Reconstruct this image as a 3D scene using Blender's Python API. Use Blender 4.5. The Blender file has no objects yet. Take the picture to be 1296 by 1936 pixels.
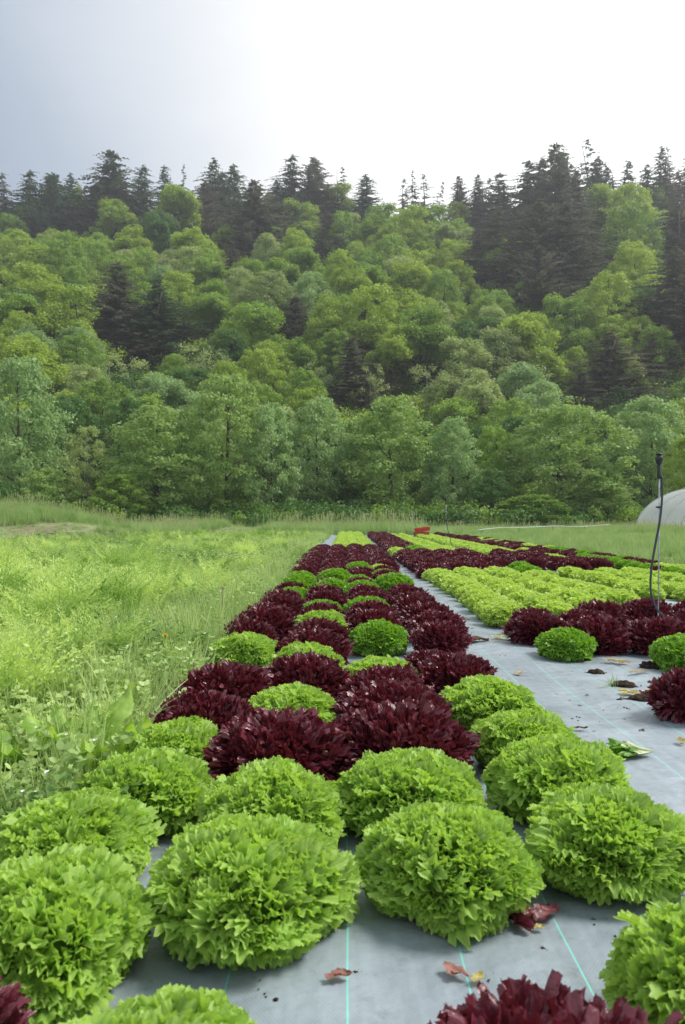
import bpy, math, random
import numpy as np
from mathutils import Vector, Euler
from mathutils import noise as mnoise

# ------------------------------------------------------------------ camera, light, sky
SC = bpy.context.scene
COL = SC.collection
SX, SY = 685.0 / 1296.0, 1024.0 / 1936.0
F, VX, HY, H0 = 1450.0, 655.0, 980.0, 0.70      # focal length in photo pixels, vanishing point, eye height

cd = bpy.data.cameras.new('camera')
cam = bpy.data.objects.new('camera', cd)
COL.objects.link(cam)
cam.location = (0, 0, H0)
cam.rotation_euler = (math.radians(90), 0, 0)
cd.sensor_fit = 'AUTO'
cd.sensor_width = 23.6
cd.lens = 23.6 * F / 1936.0
cd.shift_x = -(VX - 648.0) / 1936.0
cd.shift_y = (HY - 968.0) / 1936.0
cd.clip_start = 0.05
cd.clip_end = 3000
cd.dof.use_dof = True
cd.dof.focus_distance = 3.9
cd.dof.aperture_fstop = 5.6
SC.camera = cam

SUN_AZ, SUN_EL = math.radians(80), math.radians(52)     # to the right and a little ahead of the camera
w = bpy.data.worlds.new('World')
SC.world = w
w.use_nodes = True
nt = w.node_tree
nt.nodes.clear()
N = nt.nodes.new
L = nt.links.new
out = N('ShaderNodeOutputWorld')
sky = N('ShaderNodeTexSky')
sky.sky_type = 'NISHITA'
sky.sun_disc = False
sky.sun_elevation = SUN_EL
sky.sun_rotation = SUN_AZ
bg1 = N('ShaderNodeBackground'); bg1.inputs['Strength'].default_value = 0.05
L(sky.outputs[0], bg1.inputs['Color'])
tc = N('ShaderNodeTexCoord')
nz = N('ShaderNodeTexNoise'); nz.inputs['Scale'].default_value = 1.3; nz.inputs['Detail'].default_value = 5
mp = N('ShaderNodeMapping'); mp.inputs['Scale'].default_value = (1.0, 1.0, 2.6); mp.inputs['Rotation'].default_value = (0.2, 0.5, 0.0)
L(tc.outputs['Generated'], mp.inputs[0]); L(mp.outputs[0], nz.inputs['Vector'])
dt = N('ShaderNodeVectorMath'); dt.operation = 'DOT_PRODUCT'
dt.inputs[1].default_value = (0.53, 0.60, 0.38)
L(tc.outputs['Generated'], dt.inputs[0])
ad = N('ShaderNodeMath'); ad.operation = 'MULTIPLY_ADD'
ad.inputs[1].default_value = 0.20; L(nz.outputs['Fac'], ad.inputs[0]); L(dt.outputs['Value'], ad.inputs[2])
cr = N('ShaderNodeValToRGB')
cr.color_ramp.interpolation = 'EASE'
e = cr.color_ramp.elements
e[0].position = 0.20; e[0].color = (0.46, 0.49, 0.54, 1)
e[1].position = 1.0; e[1].color = (1.6, 1.6, 1.6, 1)
cr.color_ramp.interpolation = 'LINEAR'
for p, c in ((0.38, (0.38, 0.41, 0.47)), (0.50, (0.255, 0.305, 0.385)), (0.57, (0.325, 0.375, 0.445)), (0.65, (0.455, 0.495, 0.545)), (0.71, (0.565, 0.59, 0.62)), (0.765, (0.68, 0.69, 0.70)), (0.84, (0.85, 0.85, 0.85)), (0.93, (1.1, 1.1, 1.1))):
    x = e.new(p); x.color = (*c, 1)
L(ad.outputs[0], cr.inputs['Fac'])
bg2 = N('ShaderNodeBackground'); bg2.inputs['Strength'].default_value = 1.0
L(cr.outputs[0], bg2.inputs['Color'])
mx = N('ShaderNodeMixShader'); mx.inputs['Fac'].default_value = 0.93
L(bg1.outputs[0], mx.inputs[1]); L(bg2.outputs[0], mx.inputs[2]); L(mx.outputs[0], out.inputs['Surface'])

sd = bpy.data.lights.new('sun', 'SUN')
sd.energy = 2.4
sd.angle = math.radians(20)
sd.color = (1.0, 0.96, 0.90)
sun = bpy.data.objects.new('sun', sd)
COL.objects.link(sun)
sdir = Vector((math.sin(SUN_AZ) * math.cos(SUN_EL), math.cos(SUN_AZ) * math.cos(SUN_EL), math.sin(SUN_EL)))
sun.rotation_euler = sdir.to_track_quat('Z', 'Y').to_euler()
sun.location = sdir * 50

SC.view_settings.view_transform = 'Standard'
SC.view_settings.look = 'None'
SC.view_settings.exposure = 0.68
SC.view_settings.gamma = 1.0
SC.view_settings.use_curve_mapping = False
SC.cycles.use_denoising = True
SC.cycles.max_bounces = 6
SC.cycles.diffuse_bounces = 3
SC.cycles.glossy_bounces = 2
SC.cycles.transmission_bounces = 4
SC.cycles.volume_bounces = 0
SC.cycles.transparent_max_bounces = 8
SC.cycles.caustics_reflective = False
SC.cycles.caustics_refractive = False
SC.render.use_persistent_data = False

R = np.random.default_rng(11)
rnd = random.Random(5)

# ------------------------------------------------------------------ helpers
def P(px, py, z=0.0):
    """photo pixel of a point at height z -> its place in metres"""
    d = (H0 - z) * F / (py - HY)
    return ((px - VX) * d / F, d)

def PD(px, py, d):
    """photo pixel at depth d -> point"""
    return ((px - VX) * d / F, d, H0 - (py - HY) * d / F)

def mesh(name, V, Fc, mats, idx=None, smooth=True, var=None):
    V = np.asarray(V, dtype=np.float32)
    me = bpy.data.meshes.new(name)
    if isinstance(Fc, np.ndarray):
        n, k = Fc.shape
        me.vertices.add(len(V)); me.vertices.foreach_set('co', V.ravel())
        me.loops.add(n * k); me.loops.foreach_set('vertex_index', Fc.ravel().astype(np.int32))
        me.polygons.add(n); me.polygons.foreach_set('loop_start', np.arange(0, n * k, k, dtype=np.int32))
        me.update(calc_edges=True)
    else:
        me.from_pydata([tuple(map(float, v)) for v in V], [], Fc)
    for m in (mats if isinstance(mats, (list, tuple)) else [mats]):
        me.materials.append(m)
    if idx is not None:
        me.polygons.foreach_set('material_index', np.asarray(idx, dtype=np.int32))
    me.polygons.foreach_set('use_smooth', np.full(len(me.polygons), smooth))
    if var is not None:
        at_ = me.attributes.new('var', 'FLOAT', 'POINT'); at_.data.foreach_set('value', np.asarray(var, dtype=np.float32))
    me.update()
    return me

def link(name, me, parent=None, loc=None, rot=None, scale=None):
    o = bpy.data.objects.new(name, me)
    COL.objects.link(o)
    if parent is not None: o.parent = parent
    if loc is not None: o.location = loc
    if rot is not None: o.rotation_euler = rot
    if scale is not None: o.scale = scale if hasattr(scale, '__len__') else (scale,) * 3
    return o

def tag(o, label=None, cat=None, group=None, kind=None):
    if label: o['label'] = label
    if cat: o['category'] = cat
    if group: o['group'] = group
    if kind: o['kind'] = kind
    return o

def place(root, loc, rz=0, scale=1.0):
    root.location = loc; root.rotation_euler = (0, 0, rz)
    root.scale = scale if hasattr(scale, '__len__') else (scale,) * 3

ONES = 'zero first second third fourth fifth sixth seventh eighth ninth tenth eleventh twelfth thirteenth fourteenth fifteenth sixteenth seventeenth eighteenth nineteenth'.split()
TENS = {2: 'twent', 3: 'thirt', 4: 'fort', 5: 'fift', 6: 'sixt', 7: 'sevent', 8: 'eight', 9: 'ninet'}
def nth(n):
    if n < 20: return ONES[n]
    if n % 10 == 0: return TENS[n // 10] + 'ieth'
    return TENS[n // 10] + 'y-' + ONES[n % 10]

class MB:
    """collects quads / polygons"""
    def __init__(s): s.V = []; s.F = []; s.I = []
    def add(s, V, Fc, mi=0):
        b = len(s.V); s.V += [tuple(v) for v in V]
        s.F += [tuple(b + i for i in f) for f in Fc]; s.I += [mi] * len(Fc)
    def tube(s, pts, rad, n=8, mi=0, cap=True):
        pts = [Vector(p) for p in pts]
        if not hasattr(rad, '__len__'): rad = [rad] * len(pts)
        V = []; Fc = []
        up = Vector((0, 0, 1))
        prev = None
        for i, p in enumerate(pts):
            t = (pts[min(i + 1, len(pts) - 1)] - pts[max(i - 1, 0)]).normalized()
            if prev is None:
                a = t.cross(up)
                if a.length < 1e-3: a = t.cross(Vector((1, 0, 0)))
            else:
                a = prev - t * prev.dot(t)
            a.normalize(); prev = a
            b = t.cross(a)
            for k in range(n):
                q = 2 * math.pi * k / n
                V.append(p + (a * math.cos(q) + b * math.sin(q)) * rad[i])
        for i in range(len(pts) - 1):
            for k in range(n):
                k2 = (k + 1) % n
                Fc.append((i * n + k, i * n + k2, (i + 1) * n + k2, (i + 1) * n + k))
        if cap:
            Fc.append(tuple(range(n - 1, -1, -1)))
            Fc.append(tuple((len(pts) - 1) * n + k for k in range(n)))
        s.add(V, Fc, mi)
    def lathe(s, prof, n=16, c=(0, 0, 0), mi=0):
        V = []; Fc = []
        for r, z in prof:
            for k in range(n):
                q = 2 * math.pi * k / n
                V.append((c[0] + r * math.cos(q), c[1] + r * math.sin(q), c[2] + z))
        for i in range(len(prof) - 1):
            for k in range(n):
                k2 = (k + 1) % n
                Fc.append((i * n + k, i * n + k2, (i + 1) * n + k2, (i + 1) * n + k))
        Fc.append(tuple(range(n - 1, -1, -1))); Fc.append(tuple((len(prof) - 1) * n + k for k in range(n)))
        s.add(V, Fc, mi)
    def box(s, c, d, mi=0, rz=0.0):
        cx, cy, cz = c; dx, dy, dz = (q / 2 for q in d)
        V = []
        for sz in (-1, 1):
            for sx, sy in ((-1, -1), (1, -1), (1, 1), (-1, 1)):
                x, y = sx * dx, sy * dy
                V.append((cx + x * math.cos(rz) - y * math.sin(rz), cy + x * math.sin(rz) + y * math.cos(rz), cz + sz * dz))
        s.add(V, [(3, 2, 1, 0), (4, 5, 6, 7), (0, 1, 5, 4), (1, 2, 6, 5), (2, 3, 7, 6), (3, 0, 4, 7)], mi)
    def mesh(s, name, mats, smooth=True):
        return mesh(name, s.V, s.F, mats, s.I, smooth)

# ------------------------------------------------------------------ materials
def newmat(name):
    m = bpy.data.materials.new(name); m.use_nodes = True
    t = m.node_tree; t.nodes.clear()
    o = t.nodes.new('ShaderNodeOutputMaterial')
    return m, t, o

def ramp(t, stops):
    c = t.nodes.new('ShaderNodeValToRGB')
    el = c.color_ramp.elements
    el[0].position, el[0].color = stops[0][0], (*stops[0][1], 1)
    el[1].position, el[1].color = stops[-1][0], (*stops[-1][1], 1)
    for p, q in stops[1:-1]:
        x = el.new(p); x.color = (*q, 1)
    return c

def leafmat(name, c1, c2, scale=6.0, transl=0.35, rough=0.5, spec=0.4, tcol=None, rv=0.25, bump=0.0, world=False):
    """foliage: colour wanders between c1 and c2 over the surface and from plant to plant; light passes through"""
    m, t, o = newmat(name)
    n = t.nodes.new; l = t.links.new
    tc = n('ShaderNodeTexCoord'); nz = n('ShaderNodeTexNoise')
    nz.inputs['Scale'].default_value = scale; nz.inputs['Detail'].default_value = 3
    if world:
        ge = n('ShaderNodeNewGeometry'); l(ge.outputs['Position'], nz.inputs['Vector'])
    else: l(tc.outputs['Object'], nz.inputs['Vector'])
    oi = n('ShaderNodeObjectInfo')
    ma = n('ShaderNodeMath'); ma.operation = 'MULTIPLY_ADD'; ma.inputs[1].default_value = rv; 
    l(oi.outputs['Random'], ma.inputs[0]); l(nz.outputs['Fac'], ma.inputs[2])
    va = n('ShaderNodeAttribute'); va.attribute_name = 'var'
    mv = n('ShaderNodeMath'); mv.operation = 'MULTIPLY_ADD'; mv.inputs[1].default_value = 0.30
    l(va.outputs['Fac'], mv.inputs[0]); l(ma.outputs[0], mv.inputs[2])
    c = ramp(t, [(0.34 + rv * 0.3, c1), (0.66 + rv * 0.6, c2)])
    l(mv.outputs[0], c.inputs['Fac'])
    p = n('ShaderNodeBsdfPrincipled')
    l(c.outputs[0], p.inputs['Base Color'])
    p.inputs['Roughness'].default_value = rough
    p.inputs['Specular IOR Level'].default_value = spec
    if bump:
        n2 = n('ShaderNodeTexNoise'); n2.inputs['Scale'].default_value = 90; n2.inputs['Detail'].default_value = 2
        l(tc.outputs['Object'], n2.inputs['Vector'])
        b = n('ShaderNodeBump'); b.inputs['Strength'].default_value = bump; b.inputs['Distance'].default_value = 0.004
        l(n2.outputs['Fac'], b.inputs['Height']); l(b.outputs[0], p.inputs['Normal'])
    tr = n('ShaderNodeBsdfTranslucent')
    if tcol:
        tr.inputs['Color'].default_value = (*tcol, 1)
    else:
        hs = n('ShaderNodeHueSaturation'); hs.inputs['Saturation'].default_value = 1.15; hs.inputs['Value'].default_value = 1.15
        hs.inputs['Hue'].default_value = 0.49
        l(c.outputs[0], hs.inputs['Color']); l(hs.outputs[0], tr.inputs['Color'])
    mxs = n('ShaderNodeMixShader'); mxs.inputs['Fac'].default_value = transl
    l(p.outputs[0], mxs.inputs[1]); l(tr.outputs[0], mxs.inputs[2]); l(mxs.outputs[0], o.inputs['Surface'])
    return m

def solid(name, c1, c2=None, scale=20, rough=0.6, spec=0.4, metal=0.0, bump=0.0, bscale=60, bdist=0.003, coord='Object'):
    m, t, o = newmat(name)
    n = t.nodes.new; l = t.links.new
    tc = n('ShaderNodeTexCoord'); nz = n('ShaderNodeTexNoise')
    nz.inputs['Scale'].default_value = scale; nz.inputs['Detail'].default_value = 6
    l(tc.outputs[coord], nz.inputs['Vector'])
    c = ramp(t, [(0.35, c1), (0.65, c2 or c1)])
    l(nz.outputs['Fac'], c.inputs['Fac'])
    p = n('ShaderNodeBsdfPrincipled'); l(c.outputs[0], p.inputs['Base Color'])
    p.inputs['Roughness'].default_value = rough; p.inputs['Metallic'].default_value = metal
    p.inputs['Specular IOR Level'].default_value = spec
    if bump:
        n2 = n('ShaderNodeTexNoise'); n2.inputs['Scale'].default_value = bscale; n2.inputs['Detail'].default_value = 5
        l(tc.outputs[coord], n2.inputs['Vector'])
        b = n('ShaderNodeBump'); b.inputs['Strength'].default_value = bump; b.inputs['Distance'].default_value = bdist
        l(n2.outputs['Fac'], b.inputs['Height']); l(b.outputs[0], p.inputs['Normal'])
    l(p.outputs[0], o.inputs['Surface'])
    return m

M = {}
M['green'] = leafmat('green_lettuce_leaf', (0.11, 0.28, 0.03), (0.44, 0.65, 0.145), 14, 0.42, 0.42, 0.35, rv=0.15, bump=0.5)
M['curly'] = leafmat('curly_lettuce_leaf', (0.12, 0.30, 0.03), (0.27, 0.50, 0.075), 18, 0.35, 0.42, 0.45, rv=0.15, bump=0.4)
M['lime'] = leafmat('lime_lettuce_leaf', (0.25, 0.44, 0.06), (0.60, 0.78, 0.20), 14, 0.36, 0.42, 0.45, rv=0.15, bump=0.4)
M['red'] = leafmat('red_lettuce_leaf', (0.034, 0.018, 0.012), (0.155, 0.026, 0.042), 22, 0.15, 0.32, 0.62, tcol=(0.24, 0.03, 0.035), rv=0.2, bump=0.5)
M['redheart'] = leafmat('red_lettuce_heart', (0.05, 0.012, 0.008), (0.11, 0.05, 0.015), 22, 0.15, 0.5, 0.4, rv=0.2)
M['carrot'] = leafmat('carrot_fern', (0.15, 0.32, 0.05), (0.66, 0.82, 0.28), 1.1, 0.42, 0.6, 0.3, rv=0.35, world=True)
M['weed'] = leafmat('weed_leaf', (0.17, 0.31, 0.08), (0.55, 0.70, 0.27), 1.3, 0.35, 0.6, 0.25, rv=0.4, world=True)
M['grass'] = leafmat('grass_blade', (0.29, 0.42, 0.13), (0.56, 0.70, 0.30), 5, 0.38, 0.5, 0.35, rv=0.5)
M['meadow'] = leafmat('meadow_blade', (0.26, 0.41, 0.13), (0.44, 0.58, 0.25), 2, 0.38, 0.55, 0.3, rv=0.5)
M['straw'] = leafmat('straw_blade', (0.33, 0.37, 0.16), (0.48, 0.50, 0.26), 5, 0.3, 0.6, 0.3, rv=0.3)
M['petal'] = solid('white_petal', (0.75, 0.76, 0.72), rough=0.6)
M['orange'] = solid('orange_petal', (0.85, 0.30, 0.01), (0.9, 0.45, 0.02), rough=0.6)
M['dock'] = leafmat('dock_leaf', (0.22, 0.42, 0.06), (0.50, 0.70, 0.17), 22, 0.45, 0.42, 0.4, rv=0.2, bump=0.3)
M['leek'] = leafmat('leek_leaf', (0.10, 0.24, 0.15), (0.17, 0.34, 0.22), 12, 0.2, 0.4, 0.4, rv=0.2)
M['bark'] = solid('bark', (0.045, 0.038, 0.03), (0.12, 0.105, 0.085), 4, 0.9, 0.2, bump=0.8, bscale=12, bdist=0.05)
M['palebark'] = solid('pale_bark', (0.20, 0.19, 0.17), (0.34, 0.33, 0.30), 3, 0.85, 0.2, bump=0.5, bscale=10, bdist=0.03)
for k, a, b in (('limeleaf', (0.180, 0.300, 0.038), (0.370, 0.500, 0.095)), ('midleaf', (0.130, 0.250, 0.042), (0.280, 0.430, 0.085)),
                ('darkleaf', (0.055, 0.140, 0.035), (0.120, 0.240, 0.058)), ('paleleaf', (0.230, 0.310, 0.110), (0.400, 0.490, 0.190)),
                ('alderleaf', (0.150, 0.260, 0.070), (0.320, 0.460, 0.140)), ('ashleaf', (0.180, 0.300, 0.115), (0.350, 0.500, 0.205))):
    M[k] = leafmat(k, a, b, 0.5, 0.42, 0.5, 0.35, rv=0.35)
for k, a, b in (('firneedle', (0.055, 0.105, 0.058), (0.120, 0.185, 0.105)), ('spruceneedle', (0.090, 0.100, 0.070), (0.180, 0.185, 0.130)),
                ('larchneedle', (0.060, 0.100, 0.045), (0.115, 0.155, 0.075)), ('rustneedle', (0.10, 0.036, 0.028), (0.17, 0.07, 0.05))):
    M[k] = leafmat(k, a, b, 0.5, 0.25, 0.65, 0.25, rv=0.3)

# ------------------------------------------------------------------ terrain
def sstep(a, b, x):
    t = np.clip((x - a) / (b - a), 0, 1)
    return t * t * (3 - 2 * t)

def zhill(x, y):
    x = np.asarray(x, float); y = np.asarray(y, float)
    yy = y - 68 - 3 * np.sin(x * 0.05)
    ridge = 136 + 6 * np.sin(x * 0.045 + 1.2)
    s = 0.565 + 0.00028 * x + 0.012 * np.sin(x * 0.06)
    q = np.where(yy < ridge, yy, ridge + (yy - ridge) * -0.10)
    q = np.where(yy < 0, 0, np.maximum(q, 0))
    q = q - 6 * (1 - np.exp(-q / 6.0)) * 0.55
    return s * q + 1.2 * np.sin(x * 0.11 + y * 0.07) * sstep(5, 40, yy)

def zground(x, y):
    x = np.asarray(x, float); y = np.asarray(y, float)
    z = 1.05 * np.exp(-(((x + 12.5) / 4.6) ** 2 + ((y - 25.5) / 3.0) ** 2))
    z = z + 0.35 * np.exp(-(((x + 6.5) / 2.8) ** 2 + ((y - 36) / 4.0) ** 2))
    z = z + 0.16 * np.exp(-(((x - 14.5) / 2.6) ** 2 + ((y - 37) / 6.0) ** 2))
    z = z + 0.03 * np.sin(x * 0.9 + 1) * np.sin(y * 0.7) * sstep(5.5, 9, np.abs(x))
    return z

def grid(name, xs, ys, zf, mat):
    X, Y = np.meshgrid(xs, ys)
    Z = zf(X, Y)
    V = np.stack([X.ravel(), Y.ravel(), Z.ravel()], 1)
    nx = len(xs); ny = len(ys)
    i = np.arange(nx - 1)[None, :] + np.arange(ny - 1)[:, None] * nx
    Fc = np.stack([i.ravel(), i.ravel() + 1, i.ravel() + 1 + nx, i.ravel() + nx], 1)
    return mesh(name, V, Fc, mat)

gm, t, o = newmat('soil_and_moss')
n = t.nodes.new; l = t.links.new
tc = n('ShaderNodeTexCoord'); a = n('ShaderNodeTexNoise'); a.inputs['Scale'].default_value = 0.9; a.inputs['Detail'].default_value = 9; a.inputs['Roughness'].default_value = 0.7
l(tc.outputs['Object'], a.inputs['Vector'])
c = ramp(t, [(0.36, (0.075, 0.055, 0.038)), (0.50, (0.11, 0.15, 0.045)), (0.66, (0.20, 0.33, 0.075))])
l(a.outputs['Fac'], c.inputs['Fac'])
p = n('ShaderNodeBsdfPrincipled'); p.inputs['Roughness'].default_value = 0.95; p.inputs['Specular IOR Level'].default_value = 0.2
l(c.outputs[0], p.inputs['Base Color'])
b = n('ShaderNodeBump'); b.inputs['Distance'].default_value = 0.05
a2 = n('ShaderNodeTexNoise'); a2.inputs['Scale'].default_value = 14; a2.inputs['Detail'].default_value = 6; l(tc.outputs['Object'], a2.inputs['Vector'])
l(a2.outputs['Fac'], b.inputs['Height']); l(b.outputs[0], p.inputs['Normal']); l(p.outputs[0], o.inputs['Surface'])

xs = np.concatenate([np.linspace(-900, -60, 14), np.linspace(-55, -18, 20), np.linspace(-17.5, 18, 72), np.linspace(20, 55, 16), np.linspace(65, 900, 14)])
ys = np.concatenate([np.linspace(-300, -8, 12), np.linspace(-5, 60, 131), np.linspace(63, 900, 40)])
g = link('ground', grid('ground', xs, ys, lambda X, Y: zground(X, Y) - 0.006, gm)); tag(g, kind='structure')

hm = solid('forest_floor', (0.030, 0.040, 0.014), (0.075, 0.095, 0.028), 0.4, 0.95, 0.15, bump=0.6, bscale=3, bdist=0.3)
hs = link('hillside', grid('hillside', np.linspace(-190, 190, 96), np.linspace(66.5, 330, 90), lambda X, Y: zhill(X, Y) - 0.15 * (zhill(X, Y) < 0.05) + 0.01, hm)); tag(hs, kind='structure')

# the worn track on the left
tm = solid('worn_track', (0.20, 0.17, 0.11), (0.24, 0.29, 0.13), 1.3, 0.95, 0.2, bump=0.5, bscale=20, bdist=0.02)
cen = [(-30, 17.5), (-20, 18.5), (-14, 20.0), (-10, 22.2), (-7.5, 25.5), (-5.8, 29.5), (-4.8, 34), (-4.6, 42)]
V = []; Fc = []
cs = []
for i in range(len(cen) - 1):
    for k in range(8):
        u = k / 8; cs.append(((1 - u) * cen[i][0] + u * cen[i + 1][0], (1 - u) * cen[i][1] + u * cen[i + 1][1]))
cs = np.array(cs)
for _ in range(6): cs[1:-1] = (cs[:-2] + 2 * cs[1:-1] + cs[2:]) / 4
for i, (x, y) in enumerate(cs):
    tt = cs[min(i + 1, len(cs) - 1)] - cs[max(i - 1, 0)]; tt = tt / np.linalg.norm(tt)
    nn = np.array((-tt[1], tt[0]))
    for j in range(9):
        s = (j / 8 - 0.5) * (1.5 + 0.35 * math.sin(i * 0.9))
        q = (x + nn[0] * s, y + nn[1] * s)
        V.append((q[0], q[1], float(zground(q[0], q[1])) + 0.022 - 0.02 * (abs(s) / 0.8) ** 2 * 1.0))
for i in range(len(cs) - 1):
    for j in range(8):
        a0 = i * 9 + j; Fc.append((a0, a0 + 1, a0 + 10, a0 + 9))
tag(link('dirt_track', mesh('dirt_track', V, Fc, tm)), kind='structure')

# woven ground cover sheet
fm, t, o = newmat('woven_fabric')
n = t.nodes.new; l = t.links.new
def math_(op, a, b=None, c=None):
    m = n('ShaderNodeMath'); m.operation = op
    for i, v in enumerate((a, b, c)):
        if v is None: continue
        if isinstance(v, (int, float)): m.inputs[i].default_value = v
        else: l(v, m.inputs[i])
    return m.outputs[0]
tc = n('ShaderNodeTexCoord'); sp = n('ShaderNodeSeparateXYZ'); l(tc.outputs['Object'], sp.inputs[0])
wob = n('ShaderNodeTexNoise'); wob.inputs['Scale'].default_value = 0.8; wob.inputs['Detail'].default_value = 2; l(tc.outputs['Object'], wob.inputs['Vector'])
xw = math_('MULTIPLY_ADD', wob.outputs['Fac'], 0.02, sp.outputs['X'])
fr = math_('FRACT', math_('MULTIPLY_ADD', xw, 1 / 0.178, 100.43))
line = math_('LESS_THAN', math_('ABSOLUTE', math_('SUBTRACT', fr, 0.5)), 0.0085)
d1 = n('ShaderNodeTexNoise'); d1.inputs['Scale'].default_value = 2.2; d1.inputs['Detail'].default_value = 7; d1.inputs['Roughness'].default_value = 0.62
l(tc.outputs['Object'], d1.inputs['Vector'])
base = ramp(t, [(0.30, (0.215, 0.262, 0.290)), (0.55, (0.305, 0.362, 0.400)), (0.75, (0.42, 0.475, 0.515))])
l(d1.outputs['Fac'], base.inputs['Fac'])
# warp / weft grid, fine
gx = math_('SINE', math_('MULTIPLY', sp.outputs['X'], 2 * math.pi / 0.006)); gy = math_('SINE', math_('MULTIPLY', sp.outputs['Y'], 2 * math.pi / 0.009))
wv = math_('MULTIPLY', gx, gy)
bands = n('ShaderNodeTexNoise'); bands.inputs['Scale'].default_value = 1.0; bands.inputs['Detail'].default_value = 3
mpp = n('ShaderNodeMapping'); mpp.inputs['Scale'].default_value = (45, 2.5, 1); l(tc.outputs['Object'], mpp.inputs[0]); l(mpp.outputs[0], bands.inputs['Vector'])
dirt = n('ShaderNodeTexNoise'); dirt.inputs['Scale'].default_value = 16; dirt.inputs['Detail'].default_value = 8; dirt.inputs['Roughness'].default_value = 0.75
l(tc.outputs['Object'], dirt.inputs['Vector'])
dr = ramp(t, [(0.53, (0, 0, 0)), (0.68, (1, 1, 1))]); l(dirt.outputs['Fac'], dr.inputs['Fac'])
mxd = n('ShaderNodeMix'); mxd.data_type = 'RGBA'; l(math_('MULTIPLY', dr.outputs[0], 0.35), mxd.inputs[0]); l(base.outputs[0], mxd.inputs[6]); mxd.inputs[7].default_value = (0.10, 0.085, 0.065, 1)
mxb = n('ShaderNodeMix'); mxb.data_type = 'RGBA'; mxb.blend_type = 'MULTIPLY'; mxb.inputs[0].default_value = 0.35
br = ramp(t, [(0.3, (0.7, 0.7, 0.7)), (0.7, (1.15, 1.15, 1.15))]); l(bands.outputs['Fac'], br.inputs['Fac'])
l(mxd.outputs[2], mxb.inputs[6]); l(br.outputs[0], mxb.inputs[7])
mxl = n('ShaderNodeMix'); mxl.data_type = 'RGBA'; l(line, mxl.inputs[0]); l(mxb.outputs[2], mxl.inputs[6]); mxl.inputs[7].default_value = (0.20, 0.60, 0.52, 1)
p = n('ShaderNodeBsdfPrincipled'); l(mxl.outputs[2], p.inputs['Base Color'])
p.inputs['Roughness'].default_value = 0.42; p.inputs['Specular IOR Level'].default_value = 0.55
b = n('ShaderNodeBump'); b.inputs['Strength'].default_value = 0.15; b.inputs['Distance'].default_value = 0.0012
l(wv, b.inputs['Height'])
b2 = n('ShaderNodeBump'); b2.inputs['Strength'].default_value = 0.9; b2.inputs['Distance'].default_value = 0.035
wr = n('ShaderNodeTexNoise'); wr.inputs['Scale'].default_value = 5; wr.inputs['Detail'].default_value = 4; l(tc.outputs['Object'], wr.inputs['Vector'])
l(wr.outputs['Fac'], b2.inputs['Height']); l(b.outputs[0], b2.inputs['Normal']); l(b2.outputs[0], p.inputs['Normal'])
l(p.outputs[0], o.inputs['Surface'])
def zfab(X, Y):
    return 0.012 + 0.005 * np.sin(X * 2.3 + 1.7 * np.sin(Y * 0.9)) ** 8 + 0.006 * np.sin(X * 7 + np.sin(Y * 1.3) * 2) * np.sin(Y * 2.1 + X) + 0.004 * np.sin(X * 17 + Y * 3) - 0.012 * sstep(0.62, 0.80, -X)
tag(link('ground_sheet', grid('ground_sheet', np.linspace(-0.82, 4.35, 170), np.linspace(-0.6, 33, 700), zfab, fm)), kind='structure')

# ------------------------------------------------------------------ lettuces
def patches(Pb, D, Wd, Bd, Lg, Wid, nu, nv, ruff, waves, jag, curl, ph, prof, rnd_tip=0.22):
    """batch of leaf patches. Pb: base point, D: growth direction, Wd: width direction, Bd: facing direction (n,3)"""
    n_ = len(Pb)
    u = np.linspace(-1, 1, nu + 1); v = np.linspace(0, 1, nv + 1)
    U, Vv = np.meshgrid(u, v)                                # (nv+1, nu+1)
    wprof = prof(Vv)
    k = np.arange(nu + 1)
    jg = np.where(k % 2 == 0, 1.0, -0.45)[None, :] * Vv ** 3
    Lf = Lg[:, None, None]; Wf = Wid[:, None, None]
    rowj = jg[None] * jag * (0.6 + 0.8 * R.random((n_, 1, nu + 1)))
    along = Lf * (Vv[None] * (1 - rnd_tip * U[None] ** 2) + rowj)
    across = Wf * U[None] * wprof[None]
    rf = ruff * Wf * (Vv[None] ** 1.7) * (np.sin(waves[:, None, None] * U[None] * math.pi + ph[:, None, None])
         + 0.35 * (R.random((n_, 1, nu + 1)) - 0.5) * 2)
    cup = -Wf * 0.30 * (U[None] ** 2) * Vv[None]
    cl = curl[:, None, None] * Lf * Vv[None] ** 2.2
    off = rf + cl + cup
    pos = (Pb[:, None, None, :] + D[:, None, None, :] * along[..., None] + Wd[:, None, None, :] * across[..., None] + Bd[:, None, None, :] * off[..., None])
    V = pos.reshape(-1, 3)
    i = (np.arange(nu)[None, :] + np.arange(nv)[:, None] * (nu + 1)).ravel()
    q = np.stack([i, i + 1, i + nu + 2, i + nu + 1], 1)
    Fc = (q[None] + (np.arange(n_) * (nu + 1) * (nv + 1))[:, None, None]).reshape(-1, 4)
    return V, Fc

def unit(a): return a / np.maximum(np.linalg.norm(a, axis=1, keepdims=True), 1e-6)

def blob(rx, rz, cz, n=14, m=9, amp=0.1):
    V = []; Fc = []
    for j in range(m + 1):
        th = math.pi * j / m
        for i in range(n):
            f = 2 * math.pi * i / n
            r = 1 + amp * math.sin(3 * f + j) * math.sin(2 * th + i)
            V.append((rx * r * math.sin(th) * math.cos(f), rx * r * math.sin(th) * math.sin(f), max(0.004, cz + rz * r * math.cos(th))))
    for j in range(m):
        for i in range(n):
            i2 = (i + 1) % n
            Fc.append((j * n + i, j * n + i2, (j + 1) * n + i2, (j + 1) * n + i))
    return np.array(V), np.array(Fc)

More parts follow.
